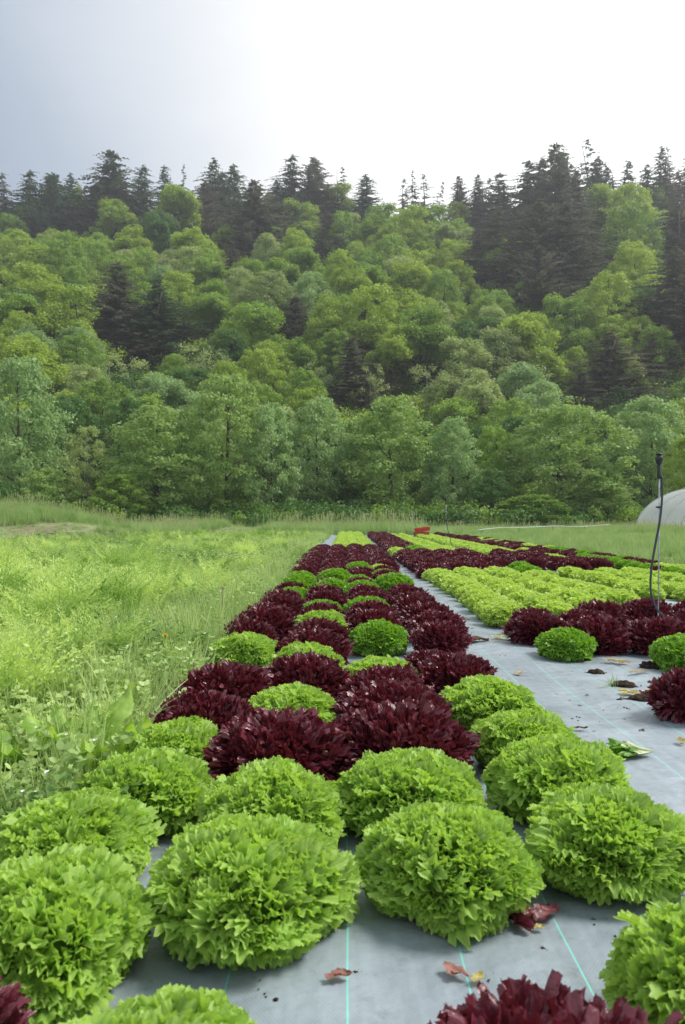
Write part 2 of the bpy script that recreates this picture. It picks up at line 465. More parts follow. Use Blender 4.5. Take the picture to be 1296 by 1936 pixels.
def head(kind, seed, near=False):
    """returns (inner mesh, outer mesh)"""
    global R
    R = np.random.default_rng(seed)
    Rh, Rv, cz = {'green': (0.136, 0.088, 0.068), 'curly': (0.140, 0.098, 0.074), 'lime': (0.148, 0.092, 0.070), 'red': (0.128, 0.098, 0.072)}[kind]
    n_ = {'green': 820, 'curly': 950, 'lime': 520, 'red': 980}[kind]
    i = np.arange(n_) + 0.5
    cosm = -0.62
    z = 1 - (1 - cosm) * i / n_
    phi = i * 2.399963 + R.normal(0, 0.15, n_)
    s = np.sqrt(np.maximum(0, 1 - z * z))
    nrm = np.stack([s * np.cos(phi), s * np.sin(phi), z], 1)
    ph0 = R.random(4) * 6.28
    lump = 1 + 0.065 * np.sin(3 * phi + ph0[0]) * s + 0.055 * np.sin(5 * phi + ph0[1] + 2 * z) * s + 0.04 * np.sin(7 * z + 2 * phi + ph0[2])
    lump = lump + R.normal(0, 0.045 if kind != 'red' else 0.065, n_) + (0.07 * np.sin(4 * phi + ph0[3] + 5 * z) if kind == 'red' else 0)
    S = np.stack([Rh * lump * nrm[:, 0], Rh * lump * nrm[:, 1], cz + Rv * lump * nrm[:, 2]], 1)
    S[:, 2] = np.maximum(S[:, 2], 0.012)
    nn = unit(nrm / np.array([Rh, Rh, Rv]))
    up = np.array([0, 0, 1.0])
    upness = np.clip(nn[:, 2], -1, 1)
    jit = R.normal(0, 1, (n_, 3))
    if kind == 'red':
        D = unit(nn * 0.75 + up * np.where(upness < 0, 0.25, 0.55)[:, None] + jit * 0.20)
        Lg = R.uniform(0.034, 0.060, n_); Wid = R.uniform(0.0065, 0.0135, n_)
    else:
        D = unit(nn * 0.85 + up * np.where(upness < -0.1, -0.05, 0.30)[:, None] + jit * 0.24)
        Lg = R.uniform(0.024, 0.044, n_); Wid = R.uniform(0.012, 0.024, n_) * (1 + 0.4 * (upness < 0.10) * R.random(n_))
        if kind == 'curly': Wid *= 0.72; Lg *= 0.8
    # width direction: mostly horizontal tangent, tumbled for the crown, level near the skirt
    tz = unit(np.cross(np.broadcast_to(up, nn.shape), nn) + 1e-5)
    ang = R.normal(0, 1.0, n_) * np.clip(0.35 + 0.9 * (upness + 0.2), 0.25, 1.3)
    Wd = tz * np.cos(ang)[:, None] + np.cross(nn, tz) * np.sin(ang)[:, None]
    Wd = unit(Wd - D * np.sum(Wd * D, 1)[:, None])
    Bd = unit(np.cross(Wd, D))
    Bd *= np.sign(np.sum(Bd * nn, 1) + 1e-6)[:, None]
    ph = R.random(n_) * 6.28
    Pb = S - D * (Lg * 0.72)[:, None]
    Pb[:, 2] = np.maximum(Pb[:, 2], 0.006)
    if kind == 'red':
        prof = lambda v: 0.45 + 0.85 * v - 0.30 * v ** 4 + 0.12 * np.sin(v * 13)
        args = dict(nu=10, nv=5, rnd_tip=0.42, ruff=0.50, waves=R.uniform(1.2, 2.6, n_), jag=0.05, curl=R.uniform(-0.2, 0.6, n_), ph=ph, prof=prof)
    else:
        prof = lambda v: 0.60 + 0.70 * v ** 1.2
        args = dict(nu=20 if kind != 'curly' else 16, nv=4, ruff=0.34, waves=R.uniform(2.2, 4.2, n_), jag=0.075, rnd_tip=0.30, curl=R.uniform(-0.2, 0.8, n_), ph=ph, prof=prof)
    def sub(mask):
        a = {k: (v[mask] if isinstance(v, np.ndarray) else v) for k, v in args.items()}
        V, Fc = patches(Pb[mask], D[mask], Wd[mask], Bd[mask], Lg[mask], Wid[mask], **a)
        V[:, 2] = np.maximum(V[:, 2], 0.004 + 0.004 * R.random(len(V)))
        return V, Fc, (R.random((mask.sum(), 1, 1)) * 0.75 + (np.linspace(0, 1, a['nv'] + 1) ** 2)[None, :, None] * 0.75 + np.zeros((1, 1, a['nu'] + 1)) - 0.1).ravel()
    outer = upness < 0.05
    V1, F1, q1 = sub(~outer); V2, F2, q2 = sub(outer)
    bv, bf = blob(Rh * 0.74, Rv * 0.74, cz, amp=0.12)
    if kind == 'red':
        m1 = [M['red'], M['redheart']]
        idx = np.concatenate([np.zeros(len(F1), int), np.ones(len(bf), int)])
    else:
        m1 = [M[kind]]; idx = None
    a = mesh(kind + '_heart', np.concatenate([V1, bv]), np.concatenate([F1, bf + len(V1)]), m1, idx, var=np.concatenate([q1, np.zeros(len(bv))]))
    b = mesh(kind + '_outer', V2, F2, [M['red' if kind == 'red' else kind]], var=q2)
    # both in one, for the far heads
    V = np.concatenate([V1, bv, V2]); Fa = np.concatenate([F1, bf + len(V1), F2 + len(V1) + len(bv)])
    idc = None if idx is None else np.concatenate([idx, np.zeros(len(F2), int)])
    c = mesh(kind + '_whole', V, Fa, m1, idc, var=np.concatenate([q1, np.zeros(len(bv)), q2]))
    return a, b, c

HEADS = {}
for ki, k in enumerate(('green', 'curly', 'lime', 'red')):
    HEADS[k] = [head(k, 100 * ki + 7 + s) for s in range({'green': 6, 'curly': 3, 'lime': 4, 'red': 6}[k])]

# list of heads: (bed, row, x, depth, kind, scale)
HL = []
def hd(bed, row, x, d, k, s=1.0): HL.append([bed, row, x, d, k, s])
XA, XB, XC, XD = -0.46, -0.155, 0.19, 0.515
for x, d, k, s in ((-0.505, 0.87, 'red', 0.95), (-0.46, 1.15, 'green', 1.0), (-0.52, 1.47, 'green', 0.98), (-0.455, 1.76, 'green', 0.96), (-0.45, 2.05, 'green', 0.92), (-0.425, 2.17 + 0.13, 'red', 1.0),
                   (-0.42, 2.72, 'red', 1.15), (-0.50, 3.0, 'green', 0.8), (-0.46, 3.52, 'green', 1.0), (-0.50, 3.92, 'red', 1.0), (-0.45, 4.35, 'red', 1.15), (-0.48, 4.75, 'red', 1.1), (-0.44, 5.1, 'red', 1.1),
                   (-0.46, 5.45, 'red', 1.0), (-0.40, 5.85, 'curly', 1.0), (-0.46, 6.25, 'red', 1.0), (-0.43, 6.95, 'curly', 1.1), (-0.44, 7.4, 'curly', 1.0), (-0.46, 7.9, 'green', 0.9)):
    hd(1, 0, x, d, k, s)
for x, d, k, s in ((-0.215, 0.785, 'green', 1.02), (-0.162, 1.29, 'green', 1.06), (-0.155, 1.63, 'green', 0.98), (-0.18, 2.0, 'red', 1.28), (-0.17, 2.45, 'green', 0.98), (-0.15, 2.86, 'red', 1.15), (-0.17, 3.22, 'green', 1.0),
                   (-0.15, 3.58, 'red', 1.1), (-0.14, 3.95, 'red', 1.05), (-0.14, 4.32, 'green', 1.02), (-0.15, 4.7, 'red', 1.05), (-0.16, 5.1, 'curly', 0.95), (-0.14, 5.45, 'red', 1.05), (-0.15, 5.82, 'red', 1.05),
                   (-0.12, 6.45, 'curly', 1.05), (-0.14, 6.85, 'red', 0.95), (-0.11, 7.4, 'curly', 1.1), (-0.12, 7.8, 'red', 1.0), (-0.13, 8.2, 'red', 1.05), (-0.12, 8.6, 'red', 1.1), (-0.12, 9.0, 'red', 1.1)):
    hd(1, 1, x, d, k, s)
for x, d, k, s in ((0.205, 0.785, 'red', 1.05), (0.185, 1.38, 'green', 1.0), (0.145, 1.72, 'green', 1.05), (0.15, 2.06, 'red', 1.28), (0.155, 2.40, 'red', 1.2), (0.15, 2.72, 'red', 1.0), (0.13, 2.98, 'green', 1.0),
                   (0.17, 3.93, 'curly', 1.0), (0.16, 4.36, 'red', 1.1), (0.15, 4.72, 'red', 1.1), (0.14, 5.12, 'curly', 1.05), (0.17, 5.48, 'red', 1.1), (0.15, 5.84, 'red', 1.1), (0.13, 6.3, 'curly', 1.0),
                   (0.13, 6.75, 'red', 1.0), (0.12, 7.2, 'curly', 0.95), (0.13, 7.65, 'red', 1.0), (0.15, 8.1, 'red', 1.0), (0.14, 8.9, 'curly', 1.1), (0.15, 9.25, 'red', 1.0)):
    hd(1, 2, x, d, k, s)
for x, d, k, s in ((0.52, 0.99, 'green', 1.02), (0.505, 1.48, 'green', 0.98), (0.50, 1.78, 'green', 1.0), (0.495, 2.12, 'green', 0.9), (0.475, 2.56, 'green', 1.0), (0.42, 2.92, 'red', 1.05), (0.47, 3.86, 'red', 1.0), (0.505, 4.30, 'red', 1.15), (0.49, 4.68, 'red', 1.1),
                   (0.46, 5.06, 'red', 1.1), (0.48, 5.42, 'red', 1.1), (0.47, 5.8, 'red', 1.0), (0.46, 6.2, 'red', 0.95), (0.42, 6.75, 'curly', 1.15), (0.42, 7.3, 'red', 1.0), (0.41, 7.7, 'red', 1.05), (0.40, 8.1, 'curly', 1.0), (0.42, 8.5, 'red', 1.0), (0.40, 9.0, 'lime', 0.85), (0.47, 9.35, 'red', 1.0)):
    hd(1, 3, x, d, k, s)
hd(1, 2, 0.36, 3.25, 'red', 0.8)
def J(a): return rnd.uniform(-a, a)
for row, x in ((0, -0.47), (1, -0.15), (2, 0.17), (3, 0.49)):
    d = 9.45 + J(0.1) if row else 8.4
    while d < 31:
        if d < 15.8: hd(1, row, x + J(0.03), d, 'red', 1.08)
        elif row: hd(1, row, x * 0.9 + J(0.025), d, 'lime', 1.0)
        d += 0.355 + J(0.03)
# second bed, across the path
for x, d, k, s in ((1.20, 2.64, 'red', 0.97), (1.54, 3.46, 'curly', 0.95), (1.085, 3.80, 'curly', 0.88), (1.06, 4.24, 'red', 1.05), (1.30, 3.98, 'red', 1.15), (1.36, 4.4, 'red', 1.2), (1.10, 4.55, 'red', 0.9),
                   (1.62, 3.93, 'red', 1.15), (1.96, 3.97, 'red', 1.15), (2.08, 4.5, 'red', 1.1), (1.56, 4.72, 'red', 1.05), (1.88, 4.82, 'red', 1.1), (2.2, 4.85, 'red', 1.1)):
    hd(2, int(round((x - 1.05) / 0.33)), x, d, k, s)
for row in range(4):
    x = 1.06 + 0.325 * row
    d = (4.92, 5.05, 5.3, 5.7)[row]
    while d < (29 - row * 0.6):
        dd = d + J(0.03); xx = x + J(0.03) - 0.012 * min(8, max(0, d - 4))
        if d < 8.75: k = 'lime'
        elif d < 13.1: k = 'red'
        elif d < 14.6: k = 'lime' if row != 1 else 'curly'
        else: k = 'red' if row < 2 else 'lime'
        if row == 3 and 8.2 < d < 8.9: k = 'curly'
        if not (row == 3 and 8.9 < d < 9.6): hd(2, row, xx, dd, k, 0.93 if k == 'lime' else 1.12)
        d += 0.35
for row in range(3):
    x = 2.52 + 0.33 * row
    d = (6.5, 6.35, 6.5)[row]
    while d < 27:
        k = 'lime'
        if 9.3 < d < 12.9: k = 'red'
        elif d > 12.9: k = ('lime', 'lime', 'red')[row]
        if row == 2 and 11 < d < 14: k = rnd.choice(('lime', 'red'))
        if not (8.75 < d < 9.3 or (row == 0 and 9.3 <= d < 10.0)): hd(3, row, x + J(0.03), d + J(0.03), k, 0.93 if k == 'lime' else 1.12)
        d += 0.35
for row in range(2):
    x = 3.52 + 0.33 * row
    d = 7.2
    while d < 24:
        if row == 0: k = 'curly' if (8.9 < d < 11.5) else ('red' if 8.3 < d < 8.95 or d > 11.4 else rnd.choice(('curly', 'red', 'red')))
        else: k = 'lime' if d < 9.6 else ('curly' if rnd.random() < 0.35 else 'red')
        if d > 14.5: k = rnd.choice(('red', 'red', 'lime'))
        hd(4, row, x + J(0.03) - 0.02 * max(0, d - 14), d + J(0.03), k, 1.0)
        d += 0.35
HL = [h for h in HL if VX + (h[2] - 0.2) * F / h[3] < 1330]
HL.sort(key=lambda h: h[3])
NAMES = {'green': 'green_lettuce', 'curly': 'green_lettuce', 'lime': 'lime_lettuce', 'red': 'red_lettuce'}
LOOK = {'green': 'frilly green lettuce', 'curly': 'tightly curled green lettuce', 'lime': 'pale lime lettuce', 'red': 'glossy dark red lettuce'}
ROWN = {(1, 0): 'outer row by the weeds', (1, 1): 'second row from the weeds', (1, 2): 'third row from the weeds', (1, 3): 'row left of the path',
        (2, 0): 'row right of the path', (2, 1): 'second row past the path', (2, 2): 'third row past the path', (2, 3): 'fourth row past the path',
        (3, 0): 'fifth row past the path', (3, 1): 'sixth row past the path', (3, 2): 'seventh row past the path',
        (4, 0): 'second row from the meadow', (4, 1): 'row edging the meadow'}
counts = {}; rowk = {}
STUFFH = {'green': [], 'curly': [], 'lime': [], 'red': []}
def zf1(x, y): return float(zfab(np.float64(x), np.float64(y)))
for bed, row, x, d, k, s in HL:
    row = min(row, 3)
    nm = NAMES[k]
    sc = s * rnd.uniform(0.97, 1.05)
    tall = rnd.uniform(0.86, 0.98) if k != 'red' else rnd.uniform(0.86, 0.96) / max(1, sc) ** 0.6
    rz = rnd.uniform(0, 6.28)
    z = zf1(x, d) - 0.004
    vi = rnd.randrange(len(HEADS[k]))
    if counts.get(nm, 0) >= 292:
        STUFFH[k].append((x, d, z, rz, sc, vi)); continue
    counts[nm] = counts.get(nm, 0) + 1
    a, b, c = HEADS[k][vi]
    key = (bed, row, LOOK[k]); rowk[key] = rowk.get(key, 0) + 1
    if d < 3.2:
        r = link(nm, a); link('outer_leaves', b, r)
    else:
        r = link(nm, c)
    place(r, (x, d, z), rz, (sc, sc, sc * tall))
    tag(r, f'{LOOK[k]}, {nth(rowk[key])} such from the front, {ROWN[(bed, row)]}', 'lettuce',
        {'green_lettuce': 'green lettuces on the ground sheet', 'lime_lettuce': 'lime lettuces in the beds', 'red_lettuce': 'red lettuces on the ground sheet'}[nm])

# ------------------------------------------------------------------ scattering for uncountable growth
SRC = {}
def scatter(name, meshes, pts, mat_slot=None):
    """pts: list of (x,y,z,rz,scale,index[,tilt])  -> ONE object, instances of meshes on its points"""
    pts = np.array([tuple(p) + ((0.0,) if len(p) < 7 else ()) for p in pts], float)
    key = tuple(id(m) for m in meshes)
    if key not in SRC:
        c = bpy.data.collections.new(name + '_source')
        for i, m in enumerate(meshes):
            o = bpy.data.objects.new(f'{name}_source_{i:02d}', m); c.objects.link(o)
        SRC[key] = c
    me = bpy.data.meshes.new(name)
    me.vertices.add(len(pts)); me.vertices.foreach_set('co', pts[:, :3].astype(np.float32).ravel())
    a = me.attributes.new('rot', 'FLOAT_VECTOR', 'POINT'); a.data.foreach_set('vector', np.stack([pts[:, 6], pts[:, 6] * 0.3, pts[:, 3]], 1).astype(np.float32).ravel())
    a = me.attributes.new('scl', 'FLOAT', 'POINT'); a.data.foreach_set('value', pts[:, 4].astype(np.float32))
    a = me.attributes.new('idx', 'INT', 'POINT'); a.data.foreach_set('value', pts[:, 5].astype(np.int32))
    ob = link(name, me)
    ng = bpy.data.node_groups.new(name, 'GeometryNodeTree')
    ng.interface.new_socket('Geometry', in_out='INPUT', socket_type='NodeSocketGeometry')
    ng.interface.new_socket('Geometry', in_out='OUTPUT', socket_type='NodeSocketGeometry')
    n = ng.nodes.new; l = ng.links.new
    gi = n('NodeGroupInput'); go = n('NodeGroupOutput'); ci = n('GeometryNodeCollectionInfo')
    ci.inputs['Collection'].default_value = SRC[key]; ci.inputs['Separate Children'].default_value = True; ci.inputs['Reset Children'].default_value = True
    ip = n('GeometryNodeInstanceOnPoints'); ip.inputs['Pick Instance'].default_value = True
    def at(nm, ty):
        q = n('GeometryNodeInputNamedAttribute'); q.data_type = ty; q.inputs['Name'].default_value = nm
        return q.outputs['Attribute']
    l(gi.outputs[0], ip.inputs['Points']); l(ci.outputs[0], ip.inputs['Instance'])
    l(at('idx', 'INT'), ip.inputs['Instance Index']); l(at('rot', 'FLOAT_VECTOR'), ip.inputs['Rotation']); l(at('scl', 'FLOAT'), ip.inputs['Scale'])
    l(ip.outputs[0], go.inputs[0])
    mo = ob.modifiers.new('scatter', 'NODES'); mo.node_group = ng
    return ob

allw = []; fpts = []
base = {}
for k in ('lime', 'red', 'curly', 'green'):
    base[k] = len(allw)
    allw += [h[2] for h in HEADS[k]]
for k, v in STUFFH.items():
    fpts += [(x, d, z, rz, sc, base[k] + vi) for x, d, z, rz, sc, vi in v]
if fpts:
    tag(scatter('far_lettuces', allw, fpts), 'lime and red lettuces merging together at the far end of the beds', 'lettuces', kind='stuff')

# ---- tufts
def tri_strip(mb, p0, dirv, side, length, width, segs, droop, mi=0, taper=1.0):
    V = []
    p = np.array(p0, float); d = np.array(dirv, float); d /= np.linalg.norm(d)
    sd_ = np.array(side, float)
    for i in range(segs + 1):
        u = i / segs
        wd = width * (1 - u ** 1.6 * taper) + 0.0004
        V.append(p - sd_ * wd / 2); V.append(p + sd_ * wd / 2)
        d = d + np.array([0, 0, -droop / segs]); d /= np.linalg.norm(d)
        p = p + d * length / segs
    mb.add(V, [(2 * i, 2 * i + 1, 2 * i + 3, 2 * i + 2) for i in range(segs)], mi)

def grass_tuft(seed, n_=46, h=0.28, spread=0.09, wd=0.006, mats=None, straw=0.0, lean=0.35, seedheads=0):
    r = random.Random(seed); mb = MB()
    for i in range(n_):
        a = r.uniform(0, 6.28); q = spread * math.sqrt(r.random())
        aa = r.uniform(0, 6.28); le = r.uniform(0.05, lean)
        dv = (math.cos(aa) * le, math.sin(aa) * le, 1)
        sa = r.uniform(0, 6.28)
        tri_strip(mb, (q * math.cos(a), q * math.sin(a), -0.01), dv, (math.cos(sa), math.sin(sa), 0), h * r.uniform(0.45, 1.15), wd * r.uniform(0.7, 1.4), 4, r.uniform(0.2, 1.3), 1 if r.random() < straw else 0)
    for i in range(seedheads):
        a = r.uniform(0, 6.28); q = spread * r.random(); hh = h * r.uniform(1.15, 1.6)
        x, y = q * math.cos(a), q * math.sin(a); tx, ty = x + r.uniform(-.1, .1) * hh, y + r.uniform(-.1, .1) * hh
        tri_strip(mb, (x, y, 0), (tx - x, ty - y, hh), (math.cos(a), math.sin(a), 0), hh, wd * 0.6, 3, 0.15, 1, 0.3)
        for k in range(10):
            u = 0.8 + 0.2 * k / 10
            b_ = r.uniform(0, 6.28)
            tri_strip(mb, (x + (tx - x) * u, y + (ty - y) * u, hh * u * 0.98), (math.cos(b_) * .6, math.sin(b_) * .6, .8), (math.sin(b_), -math.cos(b_), 0), hh * 0.07, wd * 1.2, 1, 0.2, 1)
    return mb.mesh('grass_tuft', mats or [M['grass'], M['straw']])

def fern_tuft(seed, h=0.26, n_=9, spread=0.05):
    """carrot top: feathery fronds with many small leaflets"""
    r = random.Random(seed); mb = MB()
    for i in range(n_):
        az = r.uniform(0, 6.28); hh = h * r.uniform(0.65, 1.15); le = r.uniform(0.15, 0.75)
        p = np.array([spread * math.cos(az) * r.random(), spread * math.sin(az) * r.random(), 0.0])
        d = np.array([math.cos(az) * le, math.sin(az) * le, 1.0]); d /= np.linalg.norm(d)
        side = np.array([-math.sin(az), math.cos(az), 0.0])
        steps = 11
        for s in range(steps):
            d = d + np.array([0, 0, -0.06]); d /= np.linalg.norm(d)
            p2 = p + d * hh / steps
            mb.add([p - side * 0.0012, p + side * 0.0012, p2 + side * 0.0012, p2 - side * 0.0012], [(0, 1, 2, 3)])
            if s >= 3:
                u = (s - 3) / (steps - 3)
                L_ = hh * 0.34 * (1 - 0.75 * u) * r.uniform(0.8, 1.2)
                for sg in (-1, 1):
                    pd = side * sg + d * 0.55 + np.array([r.uniform(-.3, .3), r.uniform(-.3, .3), r.uniform(-.1, .35)]); pd /= np.linalg.norm(pd)
                    nseg = 5
                    for q in range(nseg):
                        c0 = p + pd * L_ * (q + 0.6) / nseg
                        for sg2 in (-1, 1):
                            ld = d * sg2 * 0.9 + pd * 0.8 + np.array([r.uniform(-.5, .5), r.uniform(-.5, .5), r.uniform(-.5, .5)]); ld /= np.linalg.norm(ld)
                            ll = L_ * 0.30 * (1 - 0.10 * q); ww = ll * 0.22
                            wv = np.cross(ld, [r.uniform(-1, 1), r.uniform(-1, 1), 1.0]); wv /= np.linalg.norm(wv)
                            mb.add([c0, c0 + ld * ll * 0.5 + wv * ww, c0 + ld * ll, c0 + ld * ll * 0.5 - wv * ww], [(0, 1, 2, 3)])
            p = p2
    return mb.mesh('carrot_tuft', [M['carrot']])

def weed_tuft(seed, h=0.16, flowers=6, spread=0.13):
    """low branching weed with small oval leaves and white specks of flower"""
    r = random.Random(seed); mb = MB()
    def leaf(c0, ld, ll, ww, mi=0):
        wv = np.cross(ld, [r.uniform(-1, 1), r.uniform(-1, 1), 1.0]); wv /= np.linalg.norm(wv) + 1e-6
        mb.add([c0, c0 + ld * ll * 0.35 + wv * ww, c0 + ld * ll * 0.75 + wv * ww * 0.8, c0 + ld * ll, c0 + ld * ll * 0.75 - wv * ww * 0.8, c0 + ld * ll * 0.35 - wv * ww], [(0, 1, 2, 3, 4, 5)], mi)
    for i in range(20):
        az = r.uniform(0, 6.28); le = r.uniform(0.2, 1.2); q = spread * r.random()
        p = np.array([q * math.cos(az), q * math.sin(az), 0.0]); d = np.array([math.cos(az) * le, math.sin(az) * le, 1.0]); d /= np.linalg.norm(d)
        hh = h * r.uniform(0.5, 1.2)
        side = np.array([-math.sin(az), math.cos(az), 0.0])
        for s in range(7):
            d = d + np.array([r.uniform(-.15, .15), r.uniform(-.15, .15), -0.02]); d /= np.linalg.norm(d)
            p2 = p + d * hh / 7
            mb.add([p - side * 0.001, p + side * 0.001, p2 + side * 0.001, p2 - side * 0.001], [(0, 1, 2, 3)])
            for k in range(4):
                a = r.uniform(0, 6.28)
                ld = np.array([math.cos(a), math.sin(a), r.uniform(0, 0.8)]); ld /= np.linalg.norm(ld)
                ll = r.uniform(0.012, 0.026); leaf(p2, ld, ll, ll * 0.32)
            p = p2
        if i < flowers:
            for k in range(5):
                a = k * 1.257; ld = np.array([math.cos(a), math.sin(a), 0.5]); ld /= np.linalg.norm(ld)
                leaf(p, ld, 0.007, 0.0028, 1)
    return mb.mesh('weed_tuft', [M['weed'], M['petal']])

ferns = [fern_tuft(s) for s in range(5)]
weeds = [weed_tuft(s, flowers=(2, 7, 0, 5)[s % 4]) for s in range(4)]
grs = [grass_tuft(s) for s in range(4)]
mead = [grass_tuft(20 + s, n_=60, h=0.34, spread=0.20, wd=0.010, mats=[M['meadow'], M['straw']], straw=0.05, lean=0.5) for s in range(4)]
tall = [grass_tuft(40 + s, n_=80, h=0.48, spread=0.24, wd=0.012, mats=[M['meadow'], M['straw']], straw=0.03, lean=0.5, seedheads=(3, 0, 5, 1)[s]) for s in range(4)]

def intrack(x, y):
    dd = np.hypot(cs[:, 0] - x, cs[:, 1] - y); return dd.min() < 0.7
def vis(x, y, m=40):
    px = VX + x * F / max(y, 0.1); return -m < px < 1296 + m
def nfield(x, y, s, o=0.0): return mnoise.noise(Vector((x * s + o, y * s + o * 0.7, o)))

cp, wp, gp = [], [], []
# left field, from the bed's edge to the track; denser in front
for (d0, d1, dens) in ((0.9, 3.0, 62), (3.0, 6.5, 44), (6.5, 13, 26), (13, 36, 13)):
    area = (d1 - d0) * (0.50 * (d0 + d1) / 2 + 1)
    for _ in range(int(area * dens * 2.0)):
        y = rnd.uniform(d0, d1); x = -rnd.uniform(0.60, 0.50 * d1 + 1)
        if not vis(x, y, 60 if y > 3 else 200): continue
        if x > -0.66 - 0.10 * rnd.random(): continue
        if np.hypot(cs[:, 0] - x, cs[:, 1] - y).min() < (1.9 if y > 15 else 1.0): continue
        if y > 17 and x < -5.8 and (y - 17) > (x + 14) * 1.2 + 6.5: continue
        z = float(zground(x, y))
        f = nfield(x, y, 0.9, 3.1); f2 = nfield(x, y, 0.5, 9.0)
        edge = x > -1.0 - 0.5 * rnd.random()
        fs = (1.0 if y < 9 else 0.72) * (1 + 0.28 * math.sin(2 * math.pi * (x + 0.12 * math.sin(y)) / 0.62))
        pick = rnd.random()
        if edge:
            if pick < 0.45: wp.append((x, y, z, rnd.uniform(0, 6.28), rnd.uniform(0.7, 1.25), rnd.randrange(4)))
            elif pick < 0.85: gp.append((x, y, z, rnd.uniform(0, 6.28), rnd.uniform(0.6, 1.15), rnd.randrange(4)))
            else: cp.append((x, y, z, rnd.uniform(0, 6.28), rnd.uniform(0.6, 0.9), rnd.randrange(5)))
        elif f > -0.08 and pick < 0.8:
            cp.append((x, y, z, rnd.uniform(0, 6.28), fs * rnd.uniform(0.7, 1.25) * (1 + 0.9 * f), rnd.randrange(5)))
        elif f < 0.05 and pick < 0.75:
            wp.append((x, y, z, rnd.uniform(0, 6.28), rnd.uniform(0.8, 1.5), rnd.randrange(4)))
        elif pick > 0.93 - 0.1 * (f2 > 0):
            gp.append((x, y, z, rnd.uniform(0, 6.28), rnd.uniform(0.5, 1.0), rnd.randrange(4)))
tag(scatter('carrot_foliage', ferns, cp), 'feathery carrot tops covering the field beside the lettuces', 'carrot tops', kind='stuff')
tag(scatter('weeds', weeds, wp), 'low small-leaved weeds with white flowers among the carrots', 'weeds', kind='stuff')
# weeds and grass creeping in over the edge of the bed
for _ in range(170):
    y = rnd.uniform(1.7, 10); x = -0.665 + rnd.uniform(-0.10, 0.07)
    gp.append((x, y, 0.0, rnd.uniform(0, 6.28), rnd.uniform(0.4, 0.85), rnd.randrange(4)))
tag(scatter('field_grass', grs, gp), 'green grass blades growing between carrots and lettuce bed', 'grass', kind='stuff')

mp_, tp = [], []
for _ in range(9000):
    y = 8 + 44 * rnd.random() ** 0.8; x = rnd.uniform(4.3, 24)
    if not vis(x, y, 30) or (x > 16.2 and 12 < y < 46): continue
    if y < 33 and x < 4.35: continue
    mp_.append((x, y, float(zground(x, y)), rnd.uniform(0, 6.28), rnd.uniform(0.45, 0.95) * (0.6 if y > 28 else 1), rnd.randrange(4)))
for _ in range(9000):      # the end of the beds, in front of the trees, and the track's far side
    y = rnd.uniform(31.5, 54); x = rnd.uniform(-26, 16)
    if not vis(x, y, 30) or intrack(x, y): continue
    (tp if rnd.random() < 0.25 else mp_).append((x, y, float(zground(x, y)), rnd.uniform(0, 6.28), rnd.uniform(0.5, 0.9) * (0.8 if x < -3 else 1.0), rnd.randrange(4)))
for _ in range(4200):      # the grassy bank behind the track
    y = rnd.uniform(20, 36); x = rnd.uniform(-19, -5.5)
    if intrack(x, y) or not vis(x, y, 30) or y < 20.5 + max(0, x + 12) * 0.8: continue
    (tp if rnd.random() < 0.6 else mp_).append((x, y, float(zground(x, y)), rnd.uniform(0, 6.28), rnd.uniform(0.6, 1.1), rnd.randrange(4)))
for _ in range(260):
    y = rnd.uniform(31, 36); x = rnd.uniform(-3.4, 3.2)
    tp.append((x, y, 0, rnd.uniform(0, 6.28), rnd.uniform(0.9, 1.5), rnd.randrange(4)))
for _ in range(300):       # grass growing on the berm by the tunnel
    y = rnd.uniform(30, 42); x = rnd.uniform(12.0, 15.2)
    tp.append((x, y, float(zground(x, y)), rnd.uniform(0, 6.28), rnd.uniform(0.4, 0.75), rnd.randrange(4)))
for _ in range(2200):       # short grass on the track
    i = rnd.randrange(len(cs)); x = cs[i][0] + rnd.uniform(-1.3, 1.3); y = cs[i][1] + rnd.uniform(-1, 1)
    if vis(x, y): mp_.append((x, y, float(zground(x, y)), rnd.uniform(0, 6.28), rnd.uniform(0.15, 0.42), rnd.randrange(4)))
tag(scatter('meadow_grass', mead, mp_), 'soft green meadow grass round the beds and the track', 'grass', kind='stuff')
tag(scatter('tall_grass', tall, tp), 'tall seeding grass on the bank and before the trees', 'grass', kind='stuff')

# ------------------------------------------------------------------ trees
def leafcloud(C, Rr, nper, size, rng, flat=0.75, upb=0.35, stretch=1.0):
    """C (k,3) clump centres, Rr (k,) radii; leaves near each clump's shell. Returns V,F"""
    k = len(C)
    cnt = np.maximum(4, (nper * (Rr / Rr.mean()) ** 2).astype(int))
    ci = np.repeat(np.arange(k), cnt); n_ = len(ci)
    d = rng.normal(0, 1, (n_, 3)); d = unit(d)
    d[:, 2] = np.where(d[:, 2] < -0.55, -d[:, 2] * 0.6, d[:, 2]); d = unit(d)
    rr = Rr[ci] * (0.30 + 1.05 * rng.random(n_) ** 0.9)
    pos = C[ci] + d * rr[:, None] * np.array([1, 1, flat])
    nrm = unit(d * 0.8 + np.array([0, 0, upb]) + rng.normal(0, 0.7, (n_, 3)))
    a = unit(np.cross(nrm, rng.normal(0, 1, (n_, 3)))); b = np.cross(nrm, a)
    s = size * rng.uniform(0.6, 1.35, n_)[:, None]
    a = a * s; b = b * s * 0.62
    V = np.stack([pos - a, pos - b * 1.0 + a * 0.1, pos + a, pos + b + a * 0.1], 1).reshape(-1, 3)
    Fc = np.arange(n_ * 4).reshape(-1, 4)
    return V, Fc, np.repeat(rng.random(k)[ci] * 0.7 + rng.random(n_) * 0.3, 4)

